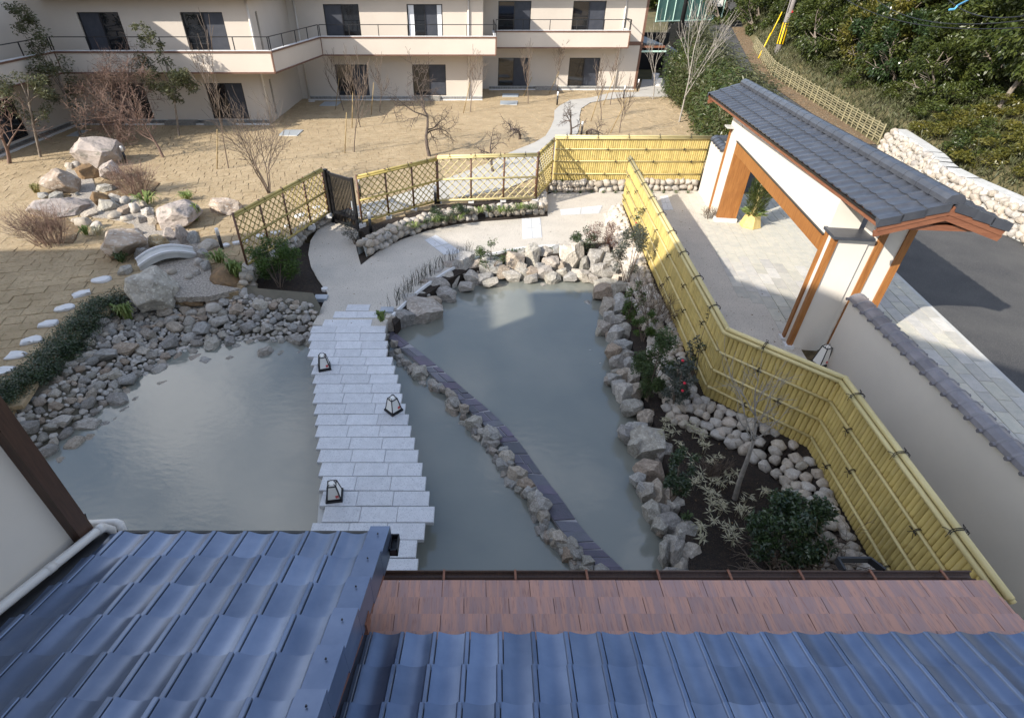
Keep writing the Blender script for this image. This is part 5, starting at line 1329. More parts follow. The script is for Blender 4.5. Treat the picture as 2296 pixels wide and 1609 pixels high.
# grates and covers in the turf
for k, (p, lb) in enumerate((([(148, 305), (177, 292), (197, 292), (174, 305)], 'drain grate by the wall foot at upper left'), ([(716, 237), (728, 228), (766, 228), (755, 237)], 'drain grate in the shade by the middle windows'), ([(624, 303), (638, 291), (680, 291), (666, 304)], 'large drain grate on the lawn beside the projecting corner'), ([(1126, 217), (1127, 210), (1163, 210), (1162, 217)], 'galvanised grate nearest the right windows'), ([(1121, 234), (1122, 226), (1161, 226), (1159, 235)], 'galvanised grate on the lawn in front of another grate'))):
    q = GP(p, ZL + .06); t = thing('drain_grate', lb, 'drain grate', q[0], 'drain grates in the turf')
    part('frame', MB().prism([(v.x, v.y) for v in q], ZL, ZL + .055), M['conc'], t)
    for i in range(9):
        a, b = q[0].lerp(q[1], (i + .5) / 9), q[3].lerp(q[2], (i + .5) / 9); part('bar', MB().beam(a + UPZ(.004), b + UPZ(.004), .05, .012), M['grate'], t)
c = G(699, 228, ZL + .03); o = part('manhole_cover', MB().tube([c, c + UPZ(.03)], .2, 16), M['conc_white'], None); tag(o, 'small round white cover in the turf by the middle windows', 'cover')
for (a, b, lb) in ((720, 667, 'flat grey valve box in the soil left of the path'), (868, 695, 'grey valve box at the corner of the path above the bridge')):
    c = G(a, b, .03); o = part('valve_box', MB().box(c.x - .17, c.y - .12, -.1, c.x + .17, c.y + .12, .06, None), M['utility'], None); tag(o, lb, 'box')
c = G(728, 648, .0); o = part('cover', MB().tube([c + UPZ(-.05), c + UPZ(.03)], .09, 12), M['conc_white'], None); tag(o, 'small round pale cover in the soil left of the path', 'cover')

# ------------------------------------------------------------------ planting
NR = np.random.RandomState(5)
def leaf_mesh(name, P, size, m, aspect=.42, up=.5, droop=0., fold=.15, dirs=None):
    """one small pointed leaf blade (4 corners, folded on its midrib) at every point of P"""
    n = len(P); P = np.asarray(P, float)
    if dirs is None:
        a = NR.normal(size=(n, 3)); a[:, 2] = a[:, 2] * .5 - droop
    else: a = np.asarray(dirs, float)
    a /= np.linalg.norm(a, axis=1)[:, None] + 1e-9
    nn = NR.normal(size=(n, 3)) + np.array([0, 0, up * 2]); b = np.cross(a, nn); b /= np.linalg.norm(b, axis=1)[:, None] + 1e-9
    c = np.cross(b, a)
    s = size * NR.uniform(.65, 1.25, n)[:, None]
    V = np.stack([P, P + a * s * .5 + b * s * aspect * .5 + c * s * fold * .5, P + a * s, P + a * s * .5 - b * s * aspect * .5 + c * s * fold * .5], 1).reshape(-1, 3)
    F = np.arange(4 * n).reshape(n, 4)
    return npmesh(name, V, F, m)
def blob(n, c, r, shell=.55):
    q = NR.normal(size=(n, 3)); q /= np.linalg.norm(q, axis=1)[:, None]
    rad = shell + (1 - shell) * NR.uniform(0, 1, n) ** .5
    return np.asarray(c) + q * rad[:, None] * np.asarray(r)
def clumpy(n, c, r, k=14, cr=.38, shell=.5):
    """leaf points gathered in clumps over an ellipsoid, with gaps between"""
    cs = blob(k, (0, 0, 0), (1, 1, 1), shell); out = []
    for q in cs:
        m_ = max(4, int(n / k * NR.uniform(.6, 1.4))); out.append(blob(m_, q, (cr, cr, cr * .8), .2))
    return np.concatenate(out) * np.asarray(r) + np.asarray(c)
def pt_mesh(me, P):   # place mesh coordinates relative to a point
    return me
def leaves(name, pts, size, m, parent, **k):
    off = np.array(WL[parent.name]); me = leaf_mesh(name, np.asarray(pts) - off, size, m, **k)
    o = bpy.data.objects.new(name, me); link(o); o.parent = parent; WL[o.name] = Vector(off); return o

def grow(mb, p, d, L, r, depth, q, tips, up=.12, spread=.7, n=3, ratio=.68, wob=.16, seg=4, rmin=.004, sides=6, start=.35):
    pts = [p.copy()]; rs = [r]; dd = d.normalized()
    for i in range(seg):
        dd = (dd + Vector((q.gauss(0, wob), q.gauss(0, wob), q.gauss(0, wob) + up * .3))).normalized()
        pts.append(pts[-1] + dd * (L / seg)); rs.append(max(rmin, r * (1 - .55 * (i + 1) / seg)))
    mb.tube(pts, rs, max(3, sides), False)
    if depth == 0: tips += pts[1:]; return
    for k in range(n):
        f = start + (1 - start) * (k + q.uniform(.2, .9)) / n; i = min(seg - 1, int(f * seg)); fr = f * seg - i
        b = pts[i].lerp(pts[i + 1], fr); rr = rs[i] * .62
        base = (pts[i + 1] - pts[i]).normalized()
        side = base.cross(Vector((q.gauss(0, 1), q.gauss(0, 1), q.gauss(0, 1)))).normalized()
        nd = (base * (1 - spread * .55) + side * spread + Vector((0, 0, up))).normalized()
        grow(mb, b, nd, L * ratio * q.uniform(.75, 1.15), max(rmin, rr), depth - 1, q, tips, up, spread, n, ratio, wob, max(2, seg - 1), rmin, max(3, sides - 1), .2)
    grow(mb, pts[-1], (dd + Vector((0, 0, up))).normalized(), L * ratio, rs[-1], depth - 1, q, tips, up, spread, n, ratio, wob, max(2, seg - 1), rmin, max(3, sides - 1), .2)

def bare_tree(label, foot, top, z=ZL + .05, r=.05, depth=3, n=3, spread=.7, up=.12, ratio=.66, wob=.14, m='bark', seed=1, lean=0., first=.4, rmin=.0045, stake=None, cat='tree', twigm=None, trunks=1, hscale=.52, buds=None):
    b = G(foot[0], foot[1], z); H_ = D(top[0], top[1], b.y).z - z; xt = D(top[0], top[1], b.y).x
    t = thing('bare_tree', label, cat, b)
    q = random.Random(seed); mb = MB(); tips = []
    for k in range(trunks):
        dd = Vector(((xt - b.x) / max(H_, .1), 0, 1)) + (Vector((q.uniform(-.5, .5), q.uniform(-.5, .5), 0)) if trunks > 1 else Vector((0, 0, 0)))
        grow(mb, b + Vector((q.uniform(-.05, .05) * (trunks > 1), 0, -.05)), dd, H_ * hscale, r * q.uniform(.8, 1.), depth, q, tips, up, spread, n, ratio, wob, 5, rmin, 7, first)
    part('trunk', mb, M[m], t, True)
    if buds: leaves('buds', [p for p in tips if q.random() < buds[2]], buds[0], M[buds[1]], t, aspect=.5, up=.1)
    return t
def stake(label, foot, top, z=ZL + .08, r=.022):
    b = G(foot[0], foot[1], z); e = D(top[0], top[1], b.y + .05)
    o = part('stake', MB().tube([b + UPZ(-.05), e], [r, r * .9], 7), M['stake'], None, True); tag(o, label, 'tree stake', 'timber stakes propping young trees'); return o
# young trees with props
young = [((794, 340), (797, 130), (773, 341), (777, 252), 'standing tallest in the open middle lawn'), ((808, 284), (778, 122), (789, 285), (791, 206), 'in front of the dark window of the middle block'), ((851, 250), (838, 130), (832, 256), (838, 185), 'right of the dark middle window'), ((771, 247), (735, 125), (752, 244), (760, 176), 'left of the dark middle window'),
         ((1055, 250), (1048, 120), (1039, 252), (1054, 185), 'by the right hand downpipe of the middle block'), ((1184, 231), (1183, 105), (1174, 214), (1193, 172), 'between two dark ground floor windows of the right block'), ((1250, 206), (1252, 95), (1231, 209), (1254, 160), 'left of the rightmost ground floor window'), ((1368, 234), (1385, 118), (1353, 234), (1378, 171), 'right of the rightmost ground floor window'), ((1349, 269), (1340, 140), (1325, 270), (1348, 199), 'just right of the curving concrete path'), ((1389, 297), (1398, 180), (1369, 296), (1407, 219), 'just behind the straight bamboo fence'), ((512, 376), (430, 70), (486, 376), (487, 290), 'in front of the lit left window wall')]
for k, (tf, tt, sf, st_, where) in enumerate(young):
    bare_tree('slender bare young tree ' + where, tf, tt, r=.030, depth=3, n=3, spread=.52, up=.28, ratio=.62, wob=.06, m='twig', seed=20 + k, first=.35, rmin=.008)
    stake('timber stake of the young tree ' + where, sf, st_)
# maple with red twigs, upper left
bare_tree('wide spreading maple with a haze of red twigs behind the great square boulder', (266, 328), (262, 75), r=.13, depth=5, n=4, spread=1.05, up=.06, ratio=.70, wob=.13, m='twig_red', seed=4, hscale=.40, first=.45, rmin=.0068, buds=(.06, 'leaf_red', .05))
bare_tree('leaning bare limb tree beside the red twigged maple', (366, 352), (262, 225), r=.07, depth=4, n=3, spread=.75, up=.15, ratio=.68, wob=.12, m='twig_red', seed=9, hscale=.5, first=.5, rmin=.007, buds=(.06, 'leaf_red', .3))
bare_tree('sprawling bare tree at the left edge in front of the shaded wing', (20, 365), (40, 150), r=.09, depth=4, n=3, spread=.85, up=.10, ratio=.72, m='twig_red', seed=12, hscale=.42, rmin=.007, buds=(.07, 'leaf_red', .3))
bare_tree('many stemmed bare shrub tree behind the left lattice fence', (602, 432), (585, 225), r=.032, depth=3, n=3, spread=.6, up=.16, ratio=.66, wob=.12, m='twig', seed=14, trunks=5, hscale=.5, cat='shrub', rmin=.005)
# gnarled plums
def plum(label, foot, top, seed, r=.075, dens=4, depth=4):
    return bare_tree(label, foot, top, r=r, depth=depth, n=dens, spread=1.0, up=.05, ratio=.56, wob=.26, m='bark_dark', seed=seed, hscale=.50, first=.3, rmin=.006)
plum('tall gnarled bare plum tree in the middle of the lawn', (963, 349), (966, 105), 31, .10, 4, 4)
plum('low spreading plum tree behind the bright lattice', (1106, 385), (1110, 265), 32, .08, 4, 3)
plum('twisted plum tree left of the curving path', (1165, 311), (1165, 190), 33, .075, 4, 3)
plum('twisted plum tree on the curving path edge', (1279, 302), (1265, 200), 34, .07, 4, 3)
plum('twisted plum tree right of the curving path', (1316, 302), (1306, 180), 35, .07, 4, 3)
bare_tree('tall pale birch like tree in front of the bamboo plants', (1523, 273), (1592, -40), r=.06, depth=3, n=4, spread=.5, up=.25, ratio=.6, wob=.05, m='bark_pale', seed=41, hscale=.55, first=.25, rmin=.007)
bare_tree('slim leaning bare tree at the porch end of the bamboo plants', (1464, 222), (1490, 70), r=.045, depth=3, n=3, spread=.45, up=.25, ratio=.62, wob=.08, m='bark_pale', seed=42, hscale=.6, first=.4, rmin=.006)
# bare tree in the near bed
b = G(1648, 1118, -.03)
t = thing('bare_tree', 'smooth grey bare tree leaning over the dark bed in front of the bamboo fence', 'tree', b); mb = MB(); tips = []; q = random.Random(77)
p1 = D(1690, 985, b.y + .05)
tr = [b + UPZ(-.05), b.lerp(p1, .3) + Vector((-.02, 0, 0)), b.lerp(p1, .7), p1]; mb.tube(tr, [.045, .038, .033, .028], 9, False)
for tgt, rr, n_, dp in (((1712, 830), .022, 4, 3), ((1615, 890), .013, 3, 2), ((1800, 945), .014, 3, 2), ((1660, 845), .012, 3, 2), ((1745, 880), .012, 3, 2)):
    e = D(tgt[0], tgt[1], b.y + q.uniform(-.25, .35)); s_ = p1 + (e - p1) * .02
    grow(mb, s_, (e - s_), (e - s_).length * .62, rr, dp, q, tips, .10, .65, n_, .58, .12, 5, .0028, 7, .3)
part('trunk', mb, M['bark_pale'], t, True)
for lb, ft, tg, sd in (('gnarled bare tree leaning over the copper roof gutter beside the dark shrub', (1840, 1290), [(1850, 1150), (1800, 1255), (1900, 1170), (1750, 1190)], 81), ('thin bare twigs of a low tree rising above the gutter', (1790, 1300), [(1700, 1205), (1760, 1230), (1655, 1250)], 82)):
    b = G(ft[0], ft[1], -.03); t = thing('bare_tree', lb, 'tree', b); mb = MB(); q = random.Random(sd)
    for k_, tg_ in enumerate(tg):
        e = D(tg_[0], tg_[1], b.y + q.uniform(.0, .25)); grow(mb, b + Vector((q.uniform(-.03, .03), 0, -.03)), e - b, (e - b).length * .62, .026 if k_ == 0 else .013, 3, q, [], .05, .8, 3, .55, .2, 5, .0028, 6, .25)
    part('trunk', mb, M['twig'], t, True)
# red twig bushes
def twig_bush(label, foot, wpx, hpx, m='twig_red', n=70, z=ZL + .08, cat='bush'):
    b = G(foot[0], foot[1], z); s = dist(foot[0], foot[1], z) / 1184.; rx = wpx / 2 * s; h = hpx * s * 1.05
    t = thing('twig_bush', label, cat, b); mb = MB(); q = random.Random(int(foot[0]))
    for i in range(n):
        a = q.uniform(0, 6.28); k = q.uniform(0, 1) ** .6; p = b + Vector((math.cos(a) * k * rx * .5, math.sin(a) * k * rx * .35, -.03))
        grow(mb, p, Vector((math.cos(a) * k * .6, math.sin(a) * k * .45, 1)), h * .6 * q.uniform(.8, 1.1), .008, 2, q, [], .1, .5, 3, .55, .12, 3, .0035, 3, .3)
    part('twigs', mb, M[m], t); return t
twig_bush('red twig bush right of the stream head', (302, 432), 105, 62)
twig_bush('red twig bush in front of the broad grey boulder on the left', (118, 545), 125, 80)
# grassy tufts
def tuft(label, foot, wpx, hpx, m='leaf_lily', n=60, z=ZL + .08, name='lilyturf', cat='grass tuft', group=None, asp=.07):
    b = G(foot[0], foot[1], z); s = dist(foot[0], foot[1], z) / 1184.; rx = wpx / 2 * s; h = max(hpx * s, .12)
    V, F = [], []; q = random.Random(int(foot[0] * 3 + foot[1]))
    for i in range(n):
        a = q.uniform(0, 6.28); k = q.uniform(0, .6); p = Vector((math.cos(a) * k * rx, math.sin(a) * k * rx * .7, -.02)); o_ = Vector((math.cos(a), math.sin(a), 0)); sd = Vector((-o_.y, o_.x, 0))
        L_ = h * q.uniform(.7, 1.2); w_ = L_ * asp; ou = rx * q.uniform(.25, .55)
        pr = [p, p + o_ * ou * .45 + UPZ(L_ * .65), p + o_ * ou + UPZ(L_ * .8), p + o_ * ou * 1.6 + UPZ(L_ * .55)]
        bI = len(V)
        for j, (pp_, ww) in enumerate(zip(pr, (.5, 1, .8, .1))): V += [pp_ - sd * w_ * ww, pp_ + sd * w_ * ww]
        F += [(bI + 2 * j, bI + 2 * j + 1, bI + 2 * j + 3, bI + 2 * j + 2) for j in range(3)]
    t = thing(name, label, cat, b, group); o = part('blades', npmesh('blades', np.array([tuple(v) for v in V]), np.array(F), M[m]), None, None); o.parent = t; return t
for lb, f_, w_, h_, m_ in (('pale lilyturf tuft above the pinkish stream boulder', (330, 455), 70, 26, 'leaf_lily'), ('small lilyturf tuft behind the flat tan boulder', (420, 445), 40, 18, 'leaf_lily'), ('strappy green tuft at the right side of the big pinkish boulder', (438, 492), 32, 40, 'leaf_lily'), ('green tuft beside the left red twig bush', (193, 525), 26, 22, 'leaf_lily'), ('white flecked tuft in front of the cream boulder', (222, 525), 34, 22, 'leaf_sasa'), ('dark grassy tuft at the foot of the cream boulder', (275, 585), 34, 24, 'leaf_mid'),
                           ('broad strappy tuft left of the tall slanting boulder', (285, 712), 46, 44, 'leaf_lily'), ('white flowering tuft on top of the rusty brown boulder', (490, 586), 60, 28, 'leaf_lily'), ('strappy tuft hanging at the right of the rusty brown boulder', (530, 618), 40, 40, 'leaf_lily'), ('tuft of yellow blades at the bridge head beside the pond', (856, 718), 26, 26, 'leaf_lily'), ('tuft beside the wedge boulder at far left', (85, 432), 26, 22, 'leaf_dry')):
    tuft(lb, f_, w_, h_, m_, 46, .1 if f_[1] > 700 else ZL + .1)
for k in range(15):
    f = k / 14; x_, y_ = 858 + f * 330, 522 - f * 70 if f < .5 else 487 - (f - .5) * 44
    tuft('low lilyturf tuft in the bed in front of the lattice fence', (x_ + rnd.uniform(-6, 6), y_ + rnd.uniform(-6, 4)), 36, 13, 'leaf_lily' if k % 2 else 'leaf_mid', 34, ZL, 'lilyturf', 'grass tuft', 'lilyturf tufts below the lattice fence')
for k in range(24):
    x_ = 1245 + k * 13.5
    tuft('small grass tuft at the foot of the straight bamboo fence', (x_, 408 + rnd.uniform(-2, 2)) if k % 2 else (x_, 433), 16, 8, 'leaf_mid', 16, ZL if k % 2 else 0., 'grass_tuft', 'grass tuft', 'grass tufts along the straight bamboo fence')
# horsetail rushes beside the path kerb
for k, (px_, n_) in enumerate((((884, 690), 9), ((900, 672), 20), ((915, 655), 22), ((933, 640), 24), ((950, 628), 20), ((966, 617), 22), ((985, 604), 22), ((1010, 588), 14), ((1032, 578), 14), ((1052, 570), 12))):
    b = G(px_[0], px_[1], -.02); t = thing('horsetail_rush', 'clump of dark upright horsetail rush beside the pond kerb', 'rush', b, 'horsetail clumps along the path kerb'); mb = MB()
    for i in range(n_):
        p = b + Vector((rnd.uniform(-.16, .16), rnd.uniform(-.12, .12), 0)); mb.tube([p, p + Vector((rnd.uniform(-.03, .03), rnd.uniform(-.03, .03), .2)), p + Vector((rnd.uniform(-.09, .09), rnd.uniform(-.09, .09), rnd.uniform(.3, .48)))], [.005, .0045, .003], 3, False)
    part('stems', mb, M['rush'], t)
# leafy shrubs
def shrub(label, foot, wpx, hpx, m, n=900, size=.06, z=0., k=14, cr=.42, aspect=.42, flowers=0, name='shrub', stems=6, up=.5, dy=.8, droop=0., extra=None):
    b = G(foot[0], foot[1], z); s = dist(foot[0], foot[1], z) / 1184.; rx = wpx / 2 * s; h = TOPZ(b, (foot[0], foot[1] - hpx)) - z
    t = thing(name, label, 'shrub', b)
    c = (b.x, b.y + rx * .2, z + h * .56)
    n = int(n * 2.1); size *= 1.12; P_ = clumpy(n, c, (rx, rx * dy, h * .48), k, cr)
    leaves('foliage', P_, size, M[m], t, aspect=aspect, up=up, droop=droop)
    mb = MB(); q = random.Random(int(foot[0]))
    for i in range(stems):
        e = P_[q.randrange(len(P_))]; mb.tube([b + Vector((q.uniform(-.04, .04), q.uniform(-.04, .04), -.04)), b.lerp(Vector(e), .5) + UPZ(h * .1), Vector(e)], [.012, .009, .005], 5, False)
    part('stem', mb, M['twig'], t)
    for i in range(flowers):
        e = P_[q.randrange(len(P_))] + np.array([0, -rx * .3, h * .12]); part('flower', MB().tube([Vector(e), Vector(e) + Vector((0, -.015, .02)), Vector(e) + Vector((0, -.02, .035))], [.012, .03, .012], 6), M['flower'], t)
    return t
shrub('bright green fern like nandina bush left of the path', (628, 645), 104, 95, 'leaf_bright', 2600, .075, -.04, 22, .34, .3, 0, 'fern_bush', 8, .8)
shrub('small grey green camellia at the tip of the cobble wall', (797, 548), 60, 56, 'leaf_grey', 260, .055, 0., 12, .3)
shrub('low dark azalea spilling over the cobble wall by the path', (1010, 498), 82, 36, 'leaf_dark', 1300, .05, .12, 14, .36)
shrub('loose light green shrub on the bank of the pond', (1100, 604), 66, 70, 'leaf_mid', 520, .055, -.1, 14, .3)
shrub('dark green round camellia left of the reddish shrub on the far bank', (1304, 566), 54, 60, 'leaf_dark', 900, .05, 0., 14, .36)
shrub('reddish brown shrub on the far bank of the pond', (1352, 560), 72, 58, 'leaf_red', 1300, .04, 0., 16, .34, .4)
shrub('tall dark shrub at the corner of the pond against the bamboo fence', (1405, 640), 74, 130, 'leaf_grey', 1500, .052, 0., 22, .28)
shrub('thin upright camellia with red flowers in front of the sunlit bamboo fence', (1432, 562), 50, 92, 'leaf_dark', 420, .06, .1, 16, .24, .45, 3)
shrub('feathery green nandina low on the right bank, upper of two', (1412, 722), 46, 84, 'leaf_bright', 700, .065, -.03, 14, .3, .26, 0, 'fern_bush')
shrub('feathery green nandina on the right bank, lower of two', (1440, 765), 50, 60, 'leaf_bright', 600, .065, -.03, 12, .32, .26, 0, 'fern_bush')
shrub('dense dark green shrub on the right bank beside the cobble wall', (1452, 895), 88, 140, 'leaf_mid', 2600, .05, -.03, 24, .3)
shrub('grey green camellia with two red flowers on the right bank', (1505, 925), 78, 115, 'leaf_grey', 900, .06, -.03, 18, .26, .45, 3)
shrub('slender dark sapling in front of the shaded bamboo fence', (1548, 835), 44, 130, 'leaf_grey', 210, .06, .2, 14, .2, .5)
shrub('slender leafy sapling beside the cobble wall by the fence', (1552, 855), 34, 92, 'leaf_dark', 160, .055, .2, 10, .2, .5)
shrub('dark glossy shrub above the pond stones in the sasa bed', (1508, 1120), 66, 100, 'leaf_dark', 1100, .05, -.03, 18, .3)
shrub('large dark glossy shrub at the lower end of the planting bed', (1735, 1270), 165, 125, 'leaf_dark', 4200, .062, -.03, 34, .26)
shrub('small dark shrub below the cobble wall beside the gutter', (1790, 1215), 60, 70, 'leaf_dark', 500, .06, -.03, 12, .28)
tuft('thin green tuft among the lower pond stones', (1538, 1165), 30, 28, 'leaf_mid', 30, -.03)
for k in range(14):
    f = k / 13
    tuft('green ground cover sprig on top of the far pond stones', (1135 + f * 160, 566 - f * 10), 22, 8, 'leaf_mid', 20, .0, 'ground_cover', 'ground cover', 'sprigs along the path kerb')
# twigs of deciduous shrubs on the right bank
for lb, f_, w_, h_ in (('grey leafless shrub against the shaded bamboo fence', (1465, 745), 50, 120), ('low leafless twigs in the sasa bed', (1600, 1075), 60, 60)):
    twig_bush(lb, f_, w_, h_, 'twig', 16, -.03, 'shrub')
# variegated sasa
sasa_px = [(1335, 620), (1420, 700), (1345, 740), (1570, 660), (1660, 740), (1490, 840), (1500, 920), (1720, 860), (1740, 960), (1815, 955), (1580, 990), (1650, 1090), (1640, 1180), (1725, 1210), (1770, 1160), (1870, 1185), (1910, 1095), (1990, 1100), (1780, 1300), (1800, 1375), (1830, 1270), (1850, 1410), (1790, 1490), (2080, 1310), (2010, 1410), (2040, 1450), (2220, 1250), (1870, 1540), (1650, 1550), (1960, 1560), (1530, 1240), (1890, 1640), (1990, 1690), (1680, 1640), (1400, 650), (1620, 720)]
def sasa_mesh(seed):
    q = random.Random(seed); V, F = [], []
    for s_ in range(q.randint(2, 4)):
        c = Vector((q.uniform(-.07, .07), q.uniform(-.07, .07), q.uniform(.1, .26)))
        for k in range(q.randint(4, 6)):
            a = q.uniform(0, 6.28); o_ = Vector((math.cos(a), math.sin(a), q.uniform(-.25, .35))); sd = Vector((-math.sin(a), math.cos(a), 0)); L_ = q.uniform(.08, .14); w_ = .0095
            bI = len(V); V += [c, c + o_ * L_ * .45 + sd * w_, c + o_ * L_, c + o_ * L_ * .45 - sd * w_, c + o_ * L_ * .5 + UPZ(-.006)]
            F += [(bI, bI + 1, bI + 2, bI + 4), (bI, bI + 4, bI + 2, bI + 3)]
        bI = len(V); V += [Vector((c.x * .5, c.y * .5, -.02)), Vector((c.x * .5 + .006, c.y * .5, -.02)), c + Vector((.004, 0, 0)), c]; F.append((bI, bI + 1, bI + 2, bI + 3))
    return npmesh('blades', np.array([tuple(v) for v in V]), np.array(F), M['leaf_sasa'])
SASA = [sasa_mesh(900 + i) for i in range(7)]
for k, (sx, sy) in enumerate(sasa_px):
    b = G(1148 + sx / 4, 797.2 + sy / 4 + 6, -.03); t = thing('dwarf_bamboo', 'cream edged dwarf bamboo sprig growing in the dark soil', 'dwarf bamboo', b, 'dwarf bamboo sprigs in the dark bed')
    o = part('blades', SASA[k % 7], None, None); o.parent = t; o.rotation_euler = (0, 0, rnd.uniform(0, 6.28)); o.scale = (1.1, 1.1, 1.)
# clipped hedge along the shore
hp_ = GP([(262, 690), (235, 712), (200, 745), (165, 785), (130, 825), (90, 862), (45, 895), (0, 925), (-60, 960)], .1)
hg = thing('hedge', 'dark low hedge between the stepping stones and the cobble shore', 'hedge', hp_[4])
P_ = []
for (a, b) in zip(hp_, hp_[1:]):
    for i in range(8):
        c = a.lerp(b, i / 8); wv = .52 if i else .5; P_.append(clumpy(620, (c.x - .05, c.y, c.z + .22), (.40, .40, .26), 9, .5, .4))
leaves('foliage', np.concatenate(P_), .045, M['leaf_dark'], hg, aspect=.5, up=.7)
mb = MB()
for (a, b) in zip(hp_, hp_[1:]):
    for i in range(4):
        c = a.lerp(b, i / 4); mb.tube([c + UPZ(-.15), c + UPZ(.3)], [.012, .006], 4)
part('stem', mb, M['twig'], hg)
# evergreen trees on the lawn, left
def evergreen(label, foot, top, crown, m, n, size=.12, r=.07, seed=1, z=ZL, k=22, narrow=None, cr=.30):
    b = G(foot[0], foot[1], z); t = thing('evergreen_tree', label, 'tree', b); x0, y0, x1, y1 = crown
    c0, c1 = D((x0 + x1) / 2, y1, b.y), D((x0 + x1) / 2, y0, b.y); rx = abs(D(x1, (y0 + y1) / 2, b.y).x - D(x0, (y0 + y1) / 2, b.y).x) / 2
    cz, rz = (c0.z + c1.z) / 2, (c1.z - c0.z) / 2; cx = D((x0 + x1) / 2, (y0 + y1) / 2, b.y).x
    P_ = clumpy(n, (cx, b.y, cz), (rx, rx * .9, rz), k, cr, .45)
    if narrow:
        for (a, b_, wx, hx, nn_) in narrow:
            q = D(a, b_, b.y); s = wx / 2 * 26 / 1184.; P_ = np.concatenate([P_, clumpy(nn_, (q.x, q.y, q.z), (s, s, hx / 2 * 28 / 1184.), 10, .35)])
    leaves('crown', P_, size, M[m], t, aspect=.38, up=.4, droop=.2)
    mb = MB(); q = random.Random(seed); mb.tube([b + UPZ(-.1), Vector((b.x + (cx - b.x) * .5, b.y, z + (cz - z) * .5)), Vector((cx, b.y, cz)), Vector((cx, b.y, cz + rz * .6))], [r, r * .85, r * .6, r * .25], 8, False)
    for i in range(9):
        e = P_[q.randrange(len(P_))]; s_ = Vector((cx + (b.x - cx) * .2, b.y, cz - rz * q.uniform(.2, .8))); mb.tube([s_, s_.lerp(Vector(e), .5) + UPZ(.05), Vector(e)], [r * .4, r * .25, r * .1], 5, False)
    part('trunk', mb, M['bark'], t, True); return t
evergreen('evergreen with a slim round crown in front of the left window wall', (401, 306), (380, 120), (338, 125, 432, 232), 'leaf_olive', 2900, .14, .055, 51, narrow=[(318, 75, 40, 44, 330), (345, 105, 40, 50, 330), (330, 170, 50, 90, 600)])
evergreen('sparse evergreen at the left edge with a pale trunk', (90, 353), (60, 180), (5, 150, 118, 285), 'leaf_olive', 1900, .13, .06, 52, k=24, cr=.26)
evergreen('tall narrow evergreen in the corner of the two hotel walls', (182, 306), (90, 30), (70, 105, 190, 235), 'leaf_olive', 2700, .14, .06, 53, narrow=[(60, 55, 50, 80, 560), (35, 25, 40, 50, 340), (85, 85, 60, 70, 560)], cr=.28)
# screen of bamboo like plants in front of the far white wall
BPL = []
for v_ in range(3):
    P_ = []; D_ = []
    for s_ in range(16):
        bx_, by_ = NR.uniform(-.35, .35, 2); hh = NR.uniform(1.5, 2.6); tx, ty = bx_ + NR.normal() * .22, by_ + NR.normal() * .22
        for k in range(120):
            f = NR.uniform(.06, 1); P_.append((bx_ + (tx - bx_) * f + NR.normal() * .16, by_ + (ty - by_) * f + NR.normal() * .16, hh * f))
    BPL.append((leaf_mesh('foliage', np.array(P_), .19, M['leaf_olive'] if v_ == 1 else M['leaf_mid'] if v_ == 2 else M['leaf_forest'], aspect=.22, up=.2, droop=.35), None))
stm = MB()
for i in range(14):
    a = rnd.uniform(0, 6.28); stm.tube([(math.cos(a) * .25, math.sin(a) * .25, 0), (math.cos(a) * .3, math.sin(a) * .3, 1.2), (math.cos(a) * .4, math.sin(a) * .4, 2.1)], [.014, .012, .006], 4, False)
STM = stm.mesh('stem', M['bamboo_old'])
scr = smooth_line([Vector((10.6, 23.0, ZL)), Vector((11.6, 27.5, ZL)), Vector((12.35, 31., ZL)), Vector((12.7, 34., ZL)), Vector((12.9, 37.0, ZL)), Vector((13.2, 39.5, ZL))], 6)
for k, (p, d) in enumerate(along(scr, .62)):
    t = thing('screen_bamboo', 'bushy screening bamboo in the row along the white far wall', 'bamboo plant', p, 'screening bamboos along the white wall')
    o = part('foliage', BPL[k % 3][0], None, None); o.parent = t; o.rotation_euler = (0, 0, rnd.uniform(0, 6.28)); s_ = rnd.uniform(.95, 1.3); o.scale = (s_ * 1.05, s_ * 1.05, s_ * 1.08)
    o = part('stem', STM, None, None); o.parent = t; o.rotation_euler = (0, 0, rnd.uniform(0, 6.28))
# shrubs along the verge of the lane beyond the wall
for k, (x, y, z, s_) in enumerate(((13.6, 26, .1, 1.), (14.6, 28.5, .2, 1.1), (15.7, 31, .3, 1.1), (16.5, 33.5, .3, 1.2), (16.9, 36, .4, 1.2), (17.2, 39, .5, 1.2), (17.5, 42, .7, 1.3), (15.6, 36.5, .4, 1.2), (15.6, 40, .5, 1.2), (16.2, 44, .8, 1.2), (18.2, 46, 1., 1.3), (18.9, 50, 1.3, 1.3), (14.4, 32, .2, 1.1), (19.6, 54, 1.6, 1.2))):
    t = thing('verge_bush', 'wispy olive bush beyond the white wall, by the lane, %s' % ('nearest the gate roof' if k < 2 else 'toward the utility pole' if k < 7 else 'far up the lane'), 'bush', (x, y, z - .1), 'wispy bushes by the lane')
    o = part('foliage', BPL[1][0], None, None); o.parent = t; o.scale = (s_ * 1.3, s_ * 1.3, s_ * .75); o.rotation_euler = (0, 0, k)
